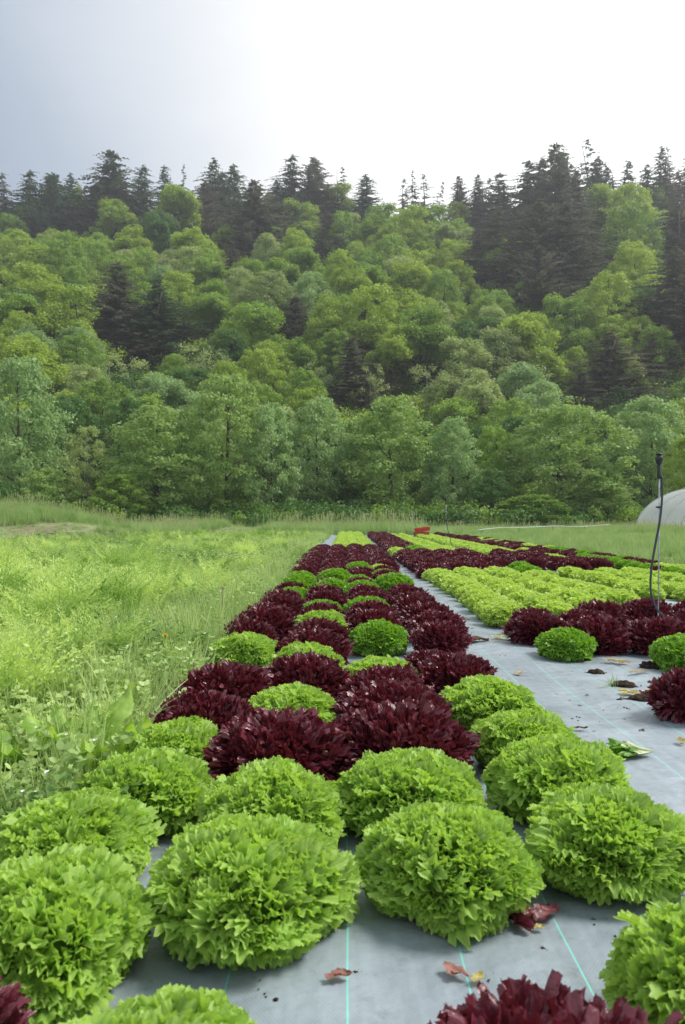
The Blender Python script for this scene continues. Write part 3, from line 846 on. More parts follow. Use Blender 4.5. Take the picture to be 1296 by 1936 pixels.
def trunkmesh(name, h, r, rng, limbs=7, spread=2.5, start=0.3, mat='bark', top=0.9):
    mb = MB()
    bend = rng.normal(0, 0.03 * h, 2)
    pts = [(bend[0] * (u ** 2), bend[1] * math.sin(u * 2), u * h * top - 0.5 * (u == 0)) for u in np.linspace(0, 1, 8)]
    mb.tube(pts, [r * (1 - 0.85 * u) * (1.35 if u == 0 else 1) for u in np.linspace(0, 1, 8)], 8)
    for i in range(limbs):
        u = start + (0.92 - start) * (i + rng.random()) / limbs
        a = rng.random() * 6.28; z = u * h * top
        ln = spread * (1.15 - u) * rng.uniform(0.8, 1.3)
        p0 = np.array([bend[0] * u * u, bend[1] * math.sin(u * 2), z])
        pts = [p0 + np.array([math.cos(a) * ln * t, math.sin(a) * ln * t, ln * 0.75 * t ** 1.3]) + rng.normal(0, 0.05 * ln, 3) * (t > 0) for t in (0, 0.35, 0.7, 1)]
        mb.tube(pts, [r * 0.42 * (1 - 0.7 * u), r * 0.3 * (1 - 0.7 * u), r * 0.18 * (1 - 0.6 * u), 0.015], 6)
    return mb.mesh(name, [M[mat]])

def broadleaf(seed, Hh=13.0, Wd=8.0, z0=1.5, nclump=160, nper=110, leaf=0.155, rc=(0.35, 1.05), dens=1.0):
    """rounded hill tree"""
    rng = np.random.default_rng(seed)
    rx, rz = Wd / 2, (Hh - z0) / 2; cz = (Hh + z0) / 2
    # a few big lobes, clumps over them
    nl = rng.integers(4, 7); L0 = [(np.zeros(3) + [0, 0, cz + rz * 0.25], rx * 0.72)]
    for i in range(nl):
        a = 6.28 * i / nl + rng.normal(0, 0.3); q = rx * rng.uniform(0.42, 0.6)
        L0.append((np.array([q * math.cos(a), q * math.sin(a), cz + rz * rng.uniform(-0.75, 0.40)]), rx * rng.uniform(0.42, 0.58)))
    C = []; Rr = []
    for i in range(nclump):
        c, r_ = L0[rng.integers(0, len(L0))] if i > 12 else L0[i % len(L0)]
        d = rng.normal(0, 1, 3); d /= np.linalg.norm(d)
        if d[2] < -0.75: d[2] *= -0.7
        C.append(c + d * r_ * rng.uniform(0.62, 0.95)); Rr.append(rng.uniform(*rc) * Wd / 8)
    C = np.array(C); Rr = np.array(Rr)
    sc = rx / max(1e-3, np.percentile(np.hypot(C[:, 0], C[:, 1]) + Rr * 0.6, 92)); C[:, :2] *= sc
    C[:, 2] += Hh - (C[:, 2] + Rr * 0.75).max()
    return leafcloud(C, Rr, nper, leaf, rng, flat=0.95)

def fronttree(seed, Hh=10.0, Wd=8.0, nclump=170, nper=100, leaf=0.115, taper=1.0, sparse=False):
    """alder-like tree clothed nearly to the ground, layered boughs"""
    rng = np.random.default_rng(seed)
    C = []; Rr = []
    ph = rng.random(3) * 6.28
    for i in range(nclump):
        u = (i + rng.random()) / nclump
        z = 0.5 + (Hh - 1.1) * (1 - (1 - u) ** 1.0)
        t = z / Hh
        prof = (np.sin(min(1, t * 1.9 + 0.28) * math.pi / 2)) * (1 - max(0, (t - 0.42) / 0.60) ** 1.7) ** 0.75
        a = i * 2.399 + rng.normal(0, 0.4)
        rr = Wd / 2 * prof * (1 + 0.16 * math.sin(2 * a + ph[0]) + 0.10 * math.sin(3 * a + 6 * t + ph[1]))
        q = rr * (rng.uniform(0.72, 1.0) if rng.random() < 0.75 else rng.uniform(0.2, 0.7))
        r_ = rng.uniform(0.32, 0.78) * (0.7 + 0.45 * prof)
        C.append((max(0, q - r_ * 0.4) * math.cos(a), max(0, q - r_ * 0.4) * math.sin(a), z)); Rr.append(r_)
    C = np.array(C); Rr = np.array(Rr)
    return leafcloud(C, Rr, nper, leaf, rng, flat=0.62, upb=0.45)

def conifer(seed, Hh=18.0, Wd=6.5, whorls=42, open_=0.0, mat='firneedle'):
    rng = np.random.default_rng(seed); V = []; 
    sk = rng.random(3) * 6.28
    for wi in range(whorls):
        u = (wi + 0.5) / whorls
        z = Hh * (0.10 + 0.90 * u) + rng.normal(0, 0.2)
        Lr = Wd / 2 * min(1, 1.25 * (1 - u)) ** 0.72 + 0.42
        nb = int(9 - 4 * u)
        off = rng.random() * 6.28
        for k in range(nb):
            if rng.random() < open_: continue
            a = off + 6.28 * k / nb + rng.normal(0, 0.25)
            ln = Lr * rng.uniform(0.45, 1.2) * (1 + 0.25 * math.sin(2 * a + sk[0]) * (u < 0.8))
            dirv = np.array([math.cos(a), math.sin(a), 0]); sid = np.array([-math.sin(a), math.cos(a), 0])
            ns = max(5, int(ln * 7))
            zz = z + rng.normal(0, 0.28)
            for s in range(ns):
                t = (s + rng.random()) / ns
                p = dirv * ln * t + np.array([0, 0, zz + ln * (0.10 * t - 0.34 * t * t)])
                for q in range(4):
                    sg = rng.choice((-1, 1)); l2 = (0.22 + 0.30 * (1 - t)) * rng.uniform(0.7, 1.3) * (0.6 + 0.5 * (1 - u))
                    dd = dirv * rng.uniform(0.3, 1.0) + sid * sg * rng.uniform(0.2, 1.0) + np.array([0, 0, rng.uniform(-0.75, 0.15)])
                    dd /= np.linalg.norm(dd); wv = np.cross(dd, rng.normal(0, 1, 3)); wv /= np.linalg.norm(wv)
                    V += [p, p + dd * l2 * 0.5 + wv * l2 * 0.24, p + dd * l2 * 1.1, p + dd * l2 * 0.5 - wv * l2 * 0.24]
    for s in range(26):                                     # leader
        a = rng.random() * 6.28; p = np.array([0, 0, Hh * (0.96 + 0.05 * rng.random())]); dd = np.array([math.cos(a) * .6, math.sin(a) * .6, rng.uniform(0, 1)])
        wv = np.array([-math.sin(a), math.cos(a), 0]) * 0.06
        V += [p, p + dd * 0.2 + wv, p + dd * 0.4, p + dd * 0.2 - wv]
    V = np.array(V); return V, np.arange(len(V)).reshape(-1, 4), np.repeat(rng.random(len(V) // 4), 4)

T = {}
def cm(name, VF, mat): return mesh(name, VF[0], VF[1], [M[mat]], smooth=False, var=VF[2])
rt = np.random.default_rng(3)
T['broad'] = [(trunkmesh('trunk', 13, 0.22, rt, 8, 3.0), broadleaf(200 + s)) for s in range(6)]
T['sparse'] = [(trunkmesh('trunk', 13, 0.16, rt, 14, 3.4, mat='palebark', start=0.25), broadleaf(250 + s, nclump=40, nper=44, leaf=0.15, rc=(0.55, 1.0))) for s in range(3)]
T['front'] = [(trunkmesh('trunk', 10, 0.20, rt, 10, 3.0, start=0.15), fronttree(300 + s)) for s in range(5)]
T['open'] = [(trunkmesh('trunk', 10, 0.16, rt, 14, 3.0, mat='palebark', start=0.2), fronttree(350 + s, nclump=70, nper=110)) for s in range(2)]
T['fir'] = [(trunkmesh('trunk', 18, 0.24, rt, 0), conifer(400 + s)) for s in range(3)]
T['thin'] = [(trunkmesh('trunk', 18, 0.16, rt, 0, top=0.99), conifer(450 + s, Wd=5.0, whorls=22, open_=0.45)) for s in range(3)]
CM = {}
def crown(kind, vi, mat):
    key = (kind, vi, mat)
    if key not in CM: CM[key] = cm('crown_' + mat, T[kind][vi][1], mat)
    return CM[key]

TREES = []       # (name, kind, vi, mat, x, y, z, sx, sz, descr, px, band, group)
def addtree(name, kind, mat, x, y, z, sx, sz, desc, band, cat_group, vi=None):
    if kind == 'broad' and rnd.random() < 0.42: kind = 'front'; sz = sz * 1.3; sx = sx * 0.98
    vi = rnd.randrange(len(T[kind])) if vi is None else vi
    TREES.append(dict(name=name, kind=kind, mat=mat, vi=vi, loc=(x, y, z), sx=sx, sz=sz, desc=desc, px=VX + x * F / y, band=band, group=cat_group))

def onhill(px, py):
    """where the sight line through a photo pixel meets the hill"""
    best = None
    for d in np.arange(72, 205, 0.5):
        x = (px - VX) * d / F
        if float(zhill(x, d)) >= H0 - (py - HY) * d / F: return x, d
    d = 203.0 + J(3); return (px - VX) * d / F, d

CPX = []
def hill_tree(px, ytop, wpx, mat, kind='broad', desc='', aspect=1.45, hpx=None):
    hp = hpx or wpx * aspect
    x, d = onhill(px, ytop + hp)
    z = float(zhill(x, d)) - 0.3
    Ht = H0 - (ytop - HY) * d / F - z
    W_ = wpx * d / F
    if kind in ('fir', 'thin'):
        addtree('conifer_tree', kind, mat, x, d, z, (2.0 if kind == 'fir' else 1.6) * W_ / (6.3 if kind == 'fir' else 4.8), Ht / 18.0, desc, band_of(ytop + hp * 0.3, True, ytop), 'conifers on the hillside')
        CPX.append((px, wpx * 0.62, ytop, ytop + hp * 0.8, d))
    else:
        addtree('broadleaf_tree', kind, mat, x, d, z, W_ / 8.0, Ht / 13.0, desc, band_of(ytop + hp * 0.3, False, ytop), 'broadleaf trees on the hillside')

def band_of(y, con, ytop=None):
    if con and ytop is not None and ytop < 372: return 'on the skyline'
    return 'near the top of the slope' if y < 440 else 'on the upper slope' if y < 520 else 'halfway up the slope' if y < 600 else 'on the lower slope' if y < 690 else 'at the foot of the slope'

DES = {'limeleaf': 'bright lime-green broadleaf tree', 'midleaf': 'mid-green broadleaf tree', 'darkleaf': 'deep green broadleaf tree', 'paleleaf': 'pale yellowish broadleaf tree',
       'ashleaf': 'grey-green broadleaf tree', 'firneedle': 'dark green conifer', 'spruceneedle': 'grey-brown conifer', 'larchneedle': 'light green feathery conifer', 'rustneedle': 'rust-coloured conifer'}
F_, S_, L_, X_ = 'firneedle', 'spruceneedle', 'larchneedle', 'rustneedle'
for px, yt, wp_, hp, mat, kd in (
    (14, 330, 34, 100, S_, 'fir'), (48, 322, 50, 110, F_, 'fir'), (98, 326, 84, 130, F_, 'fir'), (136, 328, 40, 90, F_, 'fir'), (203, 288, 84, 150, L_, 'fir'), (180, 345, 60, 110, S_, 'fir'), (262, 316, 52, 110, F_, 'fir'),
    (236, 350, 48, 90, S_, 'fir'), (313, 320, 42, 80, F_, 'fir'), (347, 314, 30, 80, L_, 'thin'), (394, 302, 46, 110, F_, 'fir'), (436, 312, 60, 110, F_, 'fir'), (412, 325, 60, 100, F_, 'fir'), (396, 345, 62, 130, S_, 'fir'),
    (476, 348, 92, 170, S_, 'fir'), (544, 298, 50, 120, F_, 'fir'), (588, 300, 66, 120, S_, 'fir'), (528, 345, 40, 90, F_, 'fir'), (548, 378, 58, 110, F_, 'fir'), (646, 320, 30, 90, L_, 'thin'), (690, 335, 44, 80, F_, 'fir'),
    (625, 352, 50, 90, S_, 'fir'), (766, 338, 30, 70, S_, 'thin'), (784, 326, 30, 80, S_, 'thin'), (803, 334, 36, 70, F_, 'thin'), (828, 344, 26, 60, L_, 'thin'), (872, 338, 42, 80, S_, 'fir'), (905, 334, 36, 110, S_, 'fir'),
    (926, 340, 44, 120, S_, 'thin'), (948, 332, 50, 130, S_, 'fir'), (992, 312, 62, 170, F_, 'fir'), (1044, 282, 84, 220, S_, 'fir'), (1072, 288, 66, 200, F_, 'fir'), (1018, 300, 60, 190, S_, 'fir'), (1096, 330, 58, 200, S_, 'fir'), (1010, 380, 90, 180, S_, 'fir'),
    (1060, 390, 90, 180, S_, 'fir'), (926, 395, 62, 170, S_, 'fir'), (905, 430, 50, 130, S_, 'fir'), (1010, 470, 96, 130, S_, 'fir'), (1126, 264, 50, 110, F_, 'thin'), (1118, 300, 50, 80, F_, 'fir'), (1156, 318, 40, 70, F_, 'fir'), (1180, 312, 42, 70, F_, 'fir'),
    (1212, 316, 40, 70, L_, 'fir'), (1254, 286, 46, 100, S_, 'fir'), (1276, 274, 34, 110, L_, 'thin'), (1296, 300, 50, 110, F_, 'fir'), (1272, 328, 40, 70, X_, 'fir'), (1142, 400, 78, 150, L_, 'fir'), (1285, 390, 90, 160, S_, 'fir'),
    (1268, 470, 90, 220, S_, 'fir'), (1292, 520, 80, 200, S_, 'fir'), (222, 498, 90, 190, S_, 'fir'), (298, 540, 90, 170, F_, 'fir'), (250, 590, 80, 120, S_, 'fir'), (347, 598, 66, 110, S_, 'thin'), (624, 408, 60, 110, S_, 'fir'), (1150, 630, 90, 160, S_, 'fir'),
    (1232, 640, 60, 120, S_, 'fir'), (788, 600, 66, 150, S_, 'thin'), (310, 385, 66, 90, 'firneedle', 'fir'), (668, 640, 70, 150, S_, 'fir'), (735, 690, 50, 90, S_, 'thin'), (560, 560, 60, 120, S_, 'fir'), (1095, 705, 60, 100, S_, 'fir'), (440, 470, 40, 90, S_, 'fir')):
    hill_tree(px, yt, wp_, mat, kd, hpx=hp)
l_, m_, d_, p_, a_ = 'limeleaf', 'midleaf', 'darkleaf', 'paleleaf', 'ashleaf'
for px, yt, wp_, mat, kd in (
    (58, 378, 76, l_, 'broad'), (20, 405, 70, m_, 'broad'), (215, 378, 76, l_, 'broad'), (145, 350, 50, l_, 'broad'), (335, 352, 96, l_, 'broad'), (300, 398, 84, d_, 'broad'), (365, 425, 90, l_, 'broad'), (420, 432, 60, l_, 'broad'), (130, 432, 130, m_, 'broad'),
    (40, 430, 100, l_, 'broad'), (190, 455, 90, m_, 'broad'), (250, 432, 80, l_, 'broad'), (508, 360, 46, l_, 'broad'), (570, 380, 80, l_, 'broad'), (560, 430, 100, l_, 'broad'), (505, 440, 90, p_, 'broad'), (650, 395, 90, m_, 'broad'), (650, 350, 60, l_, 'broad'), (720, 388, 90, m_, 'broad'),
    (780, 384, 100, l_, 'broad'), (735, 436, 106, m_, 'broad'), (820, 392, 80, m_, 'broad'), (860, 380, 60, l_, 'broad'), (850, 448, 90, l_, 'broad'), (790, 430, 70, m_, 'broad'), (1130, 352, 90, l_, 'broad'), (1190, 348, 110, l_, 'broad'), (1240, 345, 70, m_, 'broad'), (1180, 385, 130, m_, 'broad'),
    (1110, 430, 80, l_, 'broad'), (1205, 445, 130, l_, 'broad'), (1150, 508, 140, l_, 'broad'), (1085, 560, 120, m_, 'broad'), (868, 498, 76, l_, 'broad'), (640, 470, 120, l_, 'broad'), (765, 498, 110, l_, 'broad'), (835, 508, 110, m_, 'broad'), (700, 540, 130, l_, 'broad'), (800, 580, 130, m_, 'broad'),
    (920, 560, 90, m_, 'broad'), (1000, 590, 130, l_, 'broad'), (1065, 610, 90, m_, 'broad'), (940, 625, 110, p_, 'broad'), (870, 640, 110, p_, 'broad'), (50, 500, 120, l_, 'broad'), (150, 500, 100, m_, 'broad'), (345, 508, 120, l_, 'broad'), (405, 535, 90, m_, 'broad'), (505, 508, 110, p_, 'broad'), (450, 500, 90, p_, 'broad'),
    (438, 618, 76, l_, 'broad'), (508, 640, 100, l_, 'broad'), (132, 548, 130, l_, 'broad'), (28, 560, 110, m_, 'broad'), (60, 615, 110, a_, 'broad'), (150, 625, 110, m_, 'broad'), (390, 650, 110, p_, 'sparse'), (330, 665, 90, m_, 'broad'), (620, 560, 120, l_, 'broad'), (600, 690, 80, p_, 'sparse'), (700, 690, 90, p_, 'sparse'), (580, 470, 80, m_, 'broad'),
    (800, 690, 90, p_, 'sparse'), (860, 700, 100, p_, 'sparse'), (970, 690, 110, a_, 'broad'), (1020, 700, 90, p_, 'sparse'), (1085, 650, 80, l_, 'broad'), (1180, 660, 90, p_, 'broad'), (1150, 590, 110, l_, 'broad'), (1215, 590, 100, l_, 'broad'), (1240, 620, 90, m_, 'broad'), (560, 640, 90, m_, 'broad'), (640, 620, 90, m_, 'broad'),
    (205, 672, 110, p_, 'sparse'), (160, 690, 80, p_, 'sparse'), (740, 620, 110, l_, 'broad'), (90, 470, 90, l_, 'broad'), (270, 470, 90, m_, 'broad'), (310, 480, 70, p_, 'sparse'), (940, 470, 70, m_, 'broad'), (670, 520, 90, l_, 'broad'), (1240, 520, 70, l_, 'broad'), (985, 535, 60, m_, 'broad')):
    hill_tree(px, yt, wp_ * 0.95, mat, kd)
# fill the slope between them
pl = [(t_['loc'][0], t_['loc'][1], 3.2) for t_ in TREES]
tries = 0; added = 0
while tries < 9000 and added < 300:
    tries += 1
    y = 70 + 136 * rnd.random() ** 0.85; x = rnd.uniform(-0.47, 0.50) * y
    if any((x - a) ** 2 + (y - b) ** 2 < 4.5 ** 2 for a, b, _ in pl): continue
    if y < 88: mat = d_ if q < 0.5 else m_ if q < 0.85 else p_
    sc = rnd.uniform(0.72, 1.0) * (0.72 if y > 180 else 1)
    zz_ = float(zhill(x, y)); qx = VX + x * F / y; qy = HY - (zz_ + 12 * sc - H0) * F / y; qw = 3.6 * sc * F / y
    if any(abs(qx - a) < b * 0.7 + qw * 0.7 and qy < y1 and y < dd for a, b, y0, y1, dd in CPX): continue
    if qy < 372 + 14 * math.sin(qx * 0.02): continue
    pl.append((x, y, 4)); added += 1
    q = rnd.random(); f = nfield(x, y, 0.03, 4.0)
    mat = l_ if q < 0.36 + f * 0.4 else m_ if q < 0.72 else p_ if q < 0.80 else d_ if q < 0.92 else a_
    z = float(zhill(x, y)) - 0.3
    py = HY - (z + 11 * sc - H0) * F / y
    addtree('broadleaf_tree', 'broad', mat, x, y, z, sc * rnd.uniform(0.95, 1.15), sc * 0.9, '', band_of(py, False), 'broadleaf trees on the hillside')
for t_ in TREES: t_['desc'] = DES[t_['mat']]
# the row along the field's end
def front(px, yt, wpx, d, mat, kind='front', desc=''):
    x = (px - VX) * d / F; Ht = H0 - (yt - HY) * d / F
    addtree('streamside_tree', kind, mat, x, d, -0.05, wpx * d / F / 8.0 * 1.05, Ht / 10.0, desc, 'F', 'trees along the end of the field')
FD = [
    (35, 662, 190, 53, 'ashleaf', 'front', 'tall blue-green tree at the frame edge behind the grassy bank'),
    (165, 795, 110, 52, 'paleleaf', 'open', 'pale greyish open tree just right of the tall blue-green one'),
    (296, 757, 190, 53, 'alderleaf', 'front', 'broad fresh green tree with light boughs reaching the ground'),
    (428, 696, 190, 55, 'alderleaf', 'front', 'tallest pointed tree of the row with a dark split trunk'),
    (515, 752, 130, 54, 'ashleaf', 'front', 'narrow grey-green tree right of the tallest pointed one'),
    (600, 742, 150, 57, 'ashleaf', 'front', 'pale-topped tree above the grass beyond the lime lettuces'),
    (740, 742, 220, 56, 'alderleaf', 'front', 'very wide domed tree behind the ends of the lettuce beds'),
    (858, 782, 130, 54, 'ashleaf', 'front', 'bluish rounded tree behind the middle sprinkler'),
    (938, 796, 110, 57, 'midleaf', 'front', 'low shadowed tree between the bluish tree and the wide pointed one'),
    (1062, 756, 240, 55, 'alderleaf', 'front', 'wide pointed tree above the white water pipe'),
    (1228, 742, 170, 57, 'ashleaf', 'front', 'tall light tree behind the near sprinkler head'),
    (1300, 815, 90, 50, 'limeleaf', 'front', 'bright green tree at the frame edge over the plastic tunnel'),
    (1010, 930, 130, 50, 'midleaf', 'front', 'low rounded bush under the wide pointed tree'),
    (1140, 880, 120, 52, 'alderleaf', 'front', 'small leafy tree left of the plastic tunnel'),
    (230, 890, 90, 50, 'midleaf', 'front', 'small shrub at the foot of the pale open tree'),
    (90, 880, 120, 50, 'alderleaf', 'front', 'bushy shrub rising behind the grassy bank'),
    (660, 860, 110, 58, 'darkleaf', 'front', 'dark shrub filling the gap beside the wide domed tree'),
    (1180, 850, 90, 58, 'darkleaf', 'front', 'dark shrub in the gap left of the tall light tree'),
    (930, 880, 90, 52, 'darkleaf', 'front', 'dark shrub low behind the third sprinkler')]
for a in FD: front(*a)
for i, (px, yt, wp_, mat) in enumerate(((-40, 720, 180, 'midleaf'), (240, 745, 130, 'darkleaf'), (520, 765, 130, 'darkleaf'), (670, 790, 120, 'darkleaf'), (905, 800, 130, 'darkleaf'), (1150, 800, 130, 'darkleaf'), (120, 750, 120, 'darkleaf'), (350, 770, 110, 'darkleaf'), (1340, 770, 150, 'midleaf'), (800, 790, 120, 'darkleaf'))):
    d = 63 + (i % 3); x = (px - VX) * d / F; Ht = H0 - (yt - HY) * d / F
    addtree('streamside_tree', 'front', mat, x, d, 0, wp_ * d / F / 8, Ht / 10, DES.get(mat, 'mid-green broadleaf tree') if mat != 'alderleaf' else 'fresh green broadleaf tree', 'B', 'trees along the end of the field')

TREES.sort(key=lambda t_: t_['px'])
cnt = {}
for t_ in TREES:
    r = bpy.data.objects.new(t_['name'], None); COL.objects.link(r)
    r.empty_display_size = 0.5
    if t_['band'] == 'F': lab = t_['desc']
    else:
        where = t_['band'] if t_['band'] != 'B' else 'behind the field-end row'
        k = (t_['desc'], where); cnt[k] = cnt.get(k, 0) + 1
        lab = f'{t_["desc"]} {where}, {nth(cnt[k])} such from the left'
    tag(r, lab, 'tree', t_['group'])
    fq = rnd.uniform(0.88, 1.14)
    place(r, t_['loc'], rnd.uniform(0, 6.28), (t_['sx'] * fq, t_['sx'] / fq, t_['sz']))
    if t_['band'] not in 'FB': r.rotation_euler = (rnd.uniform(-.07, .07), rnd.uniform(-.07, .07), r.rotation_euler[2])
    link('trunk', T[t_['kind']][t_['vi']][0], r)
    link('crown', crown(t_['kind'], t_['vi'], t_['mat']), r)

# undergrowth on the forest floor
rng = np.random.default_rng(77)
def bushmesh(seed, mat):
    r_ = np.random.default_rng(seed)
    C = r_.normal(0, 1, (9, 3)) * [0.8, 0.8, 0.25] + [0, 0, 0.5]
    V, Fc, q = leafcloud(C, r_.uniform(0.3, 0.8, 9), 170, 0.07, r_)
    return mesh('bush', V, Fc, [M[mat]], smooth=False, var=q)
bushes = [bushmesh(1, 'darkleaf'), bushmesh(2, 'midleaf'), bushmesh(3, 'darkleaf'), bushmesh(4, 'limeleaf')]
up_ = []
for _ in range(3600):
    y = rnd.uniform(67, 208); x = rnd.uniform(-0.5, 0.52) * y
    up_.append((x, y, float(zhill(x, y)) - 0.2, rnd.uniform(0, 6.28), rnd.uniform(1.2, 2.4), rnd.randrange(4)))
for _ in range(500):
    y = rnd.uniform(50, 67); x = rnd.uniform(-0.5, 0.52) * y
    up_.append((x, y, -0.2, rnd.uniform(0, 6.28), rnd.uniform(0.8, 1.6), rnd.randrange(3)))
tag(scatter('undergrowth', bushes, up_), 'dark leafy undergrowth covering the ground beneath the forest', 'undergrowth', kind='stuff')
# bramble on the bank
r_ = np.random.default_rng(5)
C = r_.normal(0, 1, (26, 3)) * [1.0, 0.6, 0.22] + [0, 0, 0.5]
V, Fc, q = leafcloud(C, r_.uniform(0.25, 0.5, 26), 120, 0.045, r_)
bx, by = -15.2, 28.0
br = link('bramble_bush', mesh('bramble', V, Fc, [M['darkleaf']], smooth=False), loc=(-11.6, 26.3, float(zground(-11.6, 26.3)) - 0.1))
tag(br, 'dark bramble bush on top of the grassy bank', 'bush')
st = MB()
for i in range(7):
    a = i * 0.9; st.tube([(0.1 * math.cos(a), 0.1 * math.sin(a), -0.1), (0.5 * math.cos(a), 0.4 * math.sin(a), 0.5), (1.1 * math.cos(a), 0.7 * math.sin(a), 0.5)], [0.012, 0.01, 0.005], 5)
link('stems', st.mesh('stems', [M['bark']]), br)

# ------------------------------------------------------------------ plastic tunnel
pm, t, o = newmat('tunnel_film')
n = t.nodes.new; l = t.links.new
p = n('ShaderNodeBsdfPrincipled'); p.inputs['Base Color'].default_value = (0.90, 0.92, 0.93, 1); p.inputs['Roughness'].default_value = 0.3
tr = n('ShaderNodeBsdfTranslucent'); tr.inputs['Color'].default_value = (0.92, 0.94, 0.95, 1)
nz = n('ShaderNodeTexNoise'); nz.inputs['Scale'].default_value = 1.2; nz.inputs['Detail'].default_value = 5; tc = n('ShaderNodeTexCoord'); l(tc.outputs['Object'], nz.inputs['Vector'])
bb = n('ShaderNodeBump'); bb.inputs['Distance'].default_value = 0.05; l(nz.outputs['Fac'], bb.inputs['Height']); l(bb.outputs[0], p.inputs['Normal'])
ms = n('ShaderNodeMixShader'); ms.inputs['Fac'].default_value = 0.6; l(p.outputs[0], ms.inputs[1]); l(tr.outputs[0], ms.inputs[2]); l(ms.outputs[0], o.inputs['Surface'])
steel = solid('galvanised_steel', (0.52, 0.54, 0.55), (0.62, 0.64, 0.66), 8, 0.4, 0.5, metal=0.5)
tun = bpy.data.objects.new('polytunnel', None); COL.objects.link(tun); tun.location = (21.0, 45.0, 0)
tag(tun, 'white plastic-covered growing tunnel with curved ribs beyond the meadow', 'polytunnel')
HT, AT = 2.5, 4.0
def arc(u, dr=0.0): return ((AT + dr) * math.cos(u), (HT + dr) * math.sin(u))
V = []; Fc = []; nseg = 36; ny = 53
for j in range(ny):
    yy = -26 * j / (ny - 1)
    sag = 0.055 * abs(math.sin(math.pi * (j / (ny - 1)) * 13)) 
    for i in range(nseg + 1):
        u = math.pi - math.pi * i / nseg; x, z = arc(u, -sag)
        V.append((x, yy, max(0, z)))
for j in range(ny - 1):
    for i in range(nseg):
        a0 = j * (nseg + 1) + i; Fc.append((a0, a0 + 1, a0 + nseg + 2, a0 + nseg + 1))
link('cover', mesh('cover', V, Fc, [pm]), tun)
for y0 in (0.02, -26.02):
    V = [(arc(math.pi - math.pi * i / nseg)[0] * 0.995, y0, arc(math.pi - math.pi * i / nseg)[1] * 0.995) for i in range(nseg + 1)]
    link('end_panel', mesh('end_panel', V, [tuple(range(len(V)))], [pm], smooth=False), tun)
for k in range(14):
    mb = MB(); mb.tube([(arc(u, 0.012)[0], -2.0 * k, arc(u, 0.012)[1]) for u in np.linspace(math.pi, 0, 30)], 0.035, 6)
    link('hoop', mb.mesh('hoop', [steel]), tun)
mb = MB(); mb.box((-4.03, -13, 0.12), (0.05, 26, 0.18)); link('base_board', mb.mesh('board', [M['bark']], False), tun)

# ------------------------------------------------------------------ water pipe at the end of the field
whitep = solid('white_plastic', (0.55, 0.62, 0.58), (0.65, 0.70, 0.67), 10, 0.4, 0.5)
pts = []
A0 = np.array(PD(900, 1003, 31.0)); A1 = np.array(PD(1152, 992.5, 36.0))
for i in range(25):
    u = i / 24; q = A0 * (1 - u) + A1 * u; q[2] += 0.10 * math.sin(math.pi * min(1, u * 1.4)) * (1 - u) + 0.02 * math.sin(u * 14); pts.append(tuple(q))
wpz = bpy.data.objects.new('water_pipe', None); COL.objects.link(wpz)
tag(wpz, 'thin white water pipe held above the grass before the trees', 'pipe')
mb = MB(); mb.tube(pts, 0.016, 6); link('pipe', mb.mesh('pipe', [whitep]), wpz)
for i in (1, 7, 13, 19, 23):
    mb = MB(); mb.tube([(pts[i][0], pts[i][1], -0.1), (pts[i][0], pts[i][1], pts[i][2] - 0.014)], 0.010, 6); link('support_stake', mb.mesh('stake', [M['bark']]), wpz)

# ------------------------------------------------------------------ red crates
redp = solid('red_plastic', (0.44, 0.035, 0.025), (0.55, 0.06, 0.045), 5, 0.4, 0.5)
def crate(loc, rot, label, sz=(0.56, 0.38, 0.15)):
    W_, D_, H_ = sz
    r = bpy.data.objects.new('plastic_crate', None); COL.objects.link(r); r.location = loc; r.rotation_euler = rot
    tag(r, label, 'crate', 'red crates at the end of the beds')
    mb = MB(); mb.box((0, 0, 0.006), (W_ - 0.02, D_ - 0.02, 0.012)); link('base', mb.mesh('base', [redp], False), r)
    for sy in (-1, 1):
        mb = MB()
        for k in range(3): mb.box((0, sy * (D_ / 2 - 0.006), 0.025 + k * 0.045), (W_ - 0.05, 0.008, 0.024))
        for k in range(9): mb.box((-W_ / 2 + 0.03 + k * (W_ - 0.06) / 8, sy * (D_ / 2 - 0.006), H_ / 2), (0.012, 0.012, H_ - 0.01))
        link('side_panel', mb.mesh('side', [redp], False), r)
    for sx in (-1, 1):
        mb = MB()
        for k in range(3): mb.box((sx * (W_ / 2 - 0.006), 0, 0.025 + k * 0.045), (0.008, D_ - 0.05, 0.024))
        for k in range(6): mb.box((sx * (W_ / 2 - 0.006), -D_ / 2 + 0.03 + k * (D_ - 0.06) / 5, H_ / 2), (0.012, 0.012, H_ - 0.01))
        link('end_panel', mb.mesh('end', [redp], False), r)
    mb = MB()
    for sy in (-1, 1): mb.box((0, sy * (D_ / 2 - 0.002), H_), (W_ + 0.02, 0.024, 0.022))
    for sx in (-1, 1): mb.box((sx * (W_ / 2 - 0.002), 0, H_ + 0.001), (0.024, D_ - 0.03, 0.022))
    link('rim', mb.mesh('rim', [redp], False), r)
    return r
cx_, cy_ = P(797, 1019); 
crate((cx_, cy_, 0.10), (0, 0, 0.15), 'red slatted crate lying lowest in the small heap among lettuces', (0.46, 0.34, 0.13))
crate((cx_ + 0.04, cy_, 0.26), (0, math.radians(-8), 0.35), 'red crate lying tilted on top of the other red crate', (0.44, 0.34, 0.10))
wood = solid('grey_plastic', (0.25, 0.27, 0.30), (0.33, 0.35, 0.38), 8, 0.5)
mb = MB(); mb.box((0, 0, 0.072), (0.5, 0.36, 0.03))
for sx in (-1, 1):
    for sy in (-1, 1): mb.box((sx * 0.22, sy * 0.15, 0.028), (0.05, 0.05, 0.056))
cst = link('low_stand', mb.mesh('stand', [wood], False), loc=(cx_ , cy_, 0.012)); cst.rotation_euler = (0, 0, 0.15)
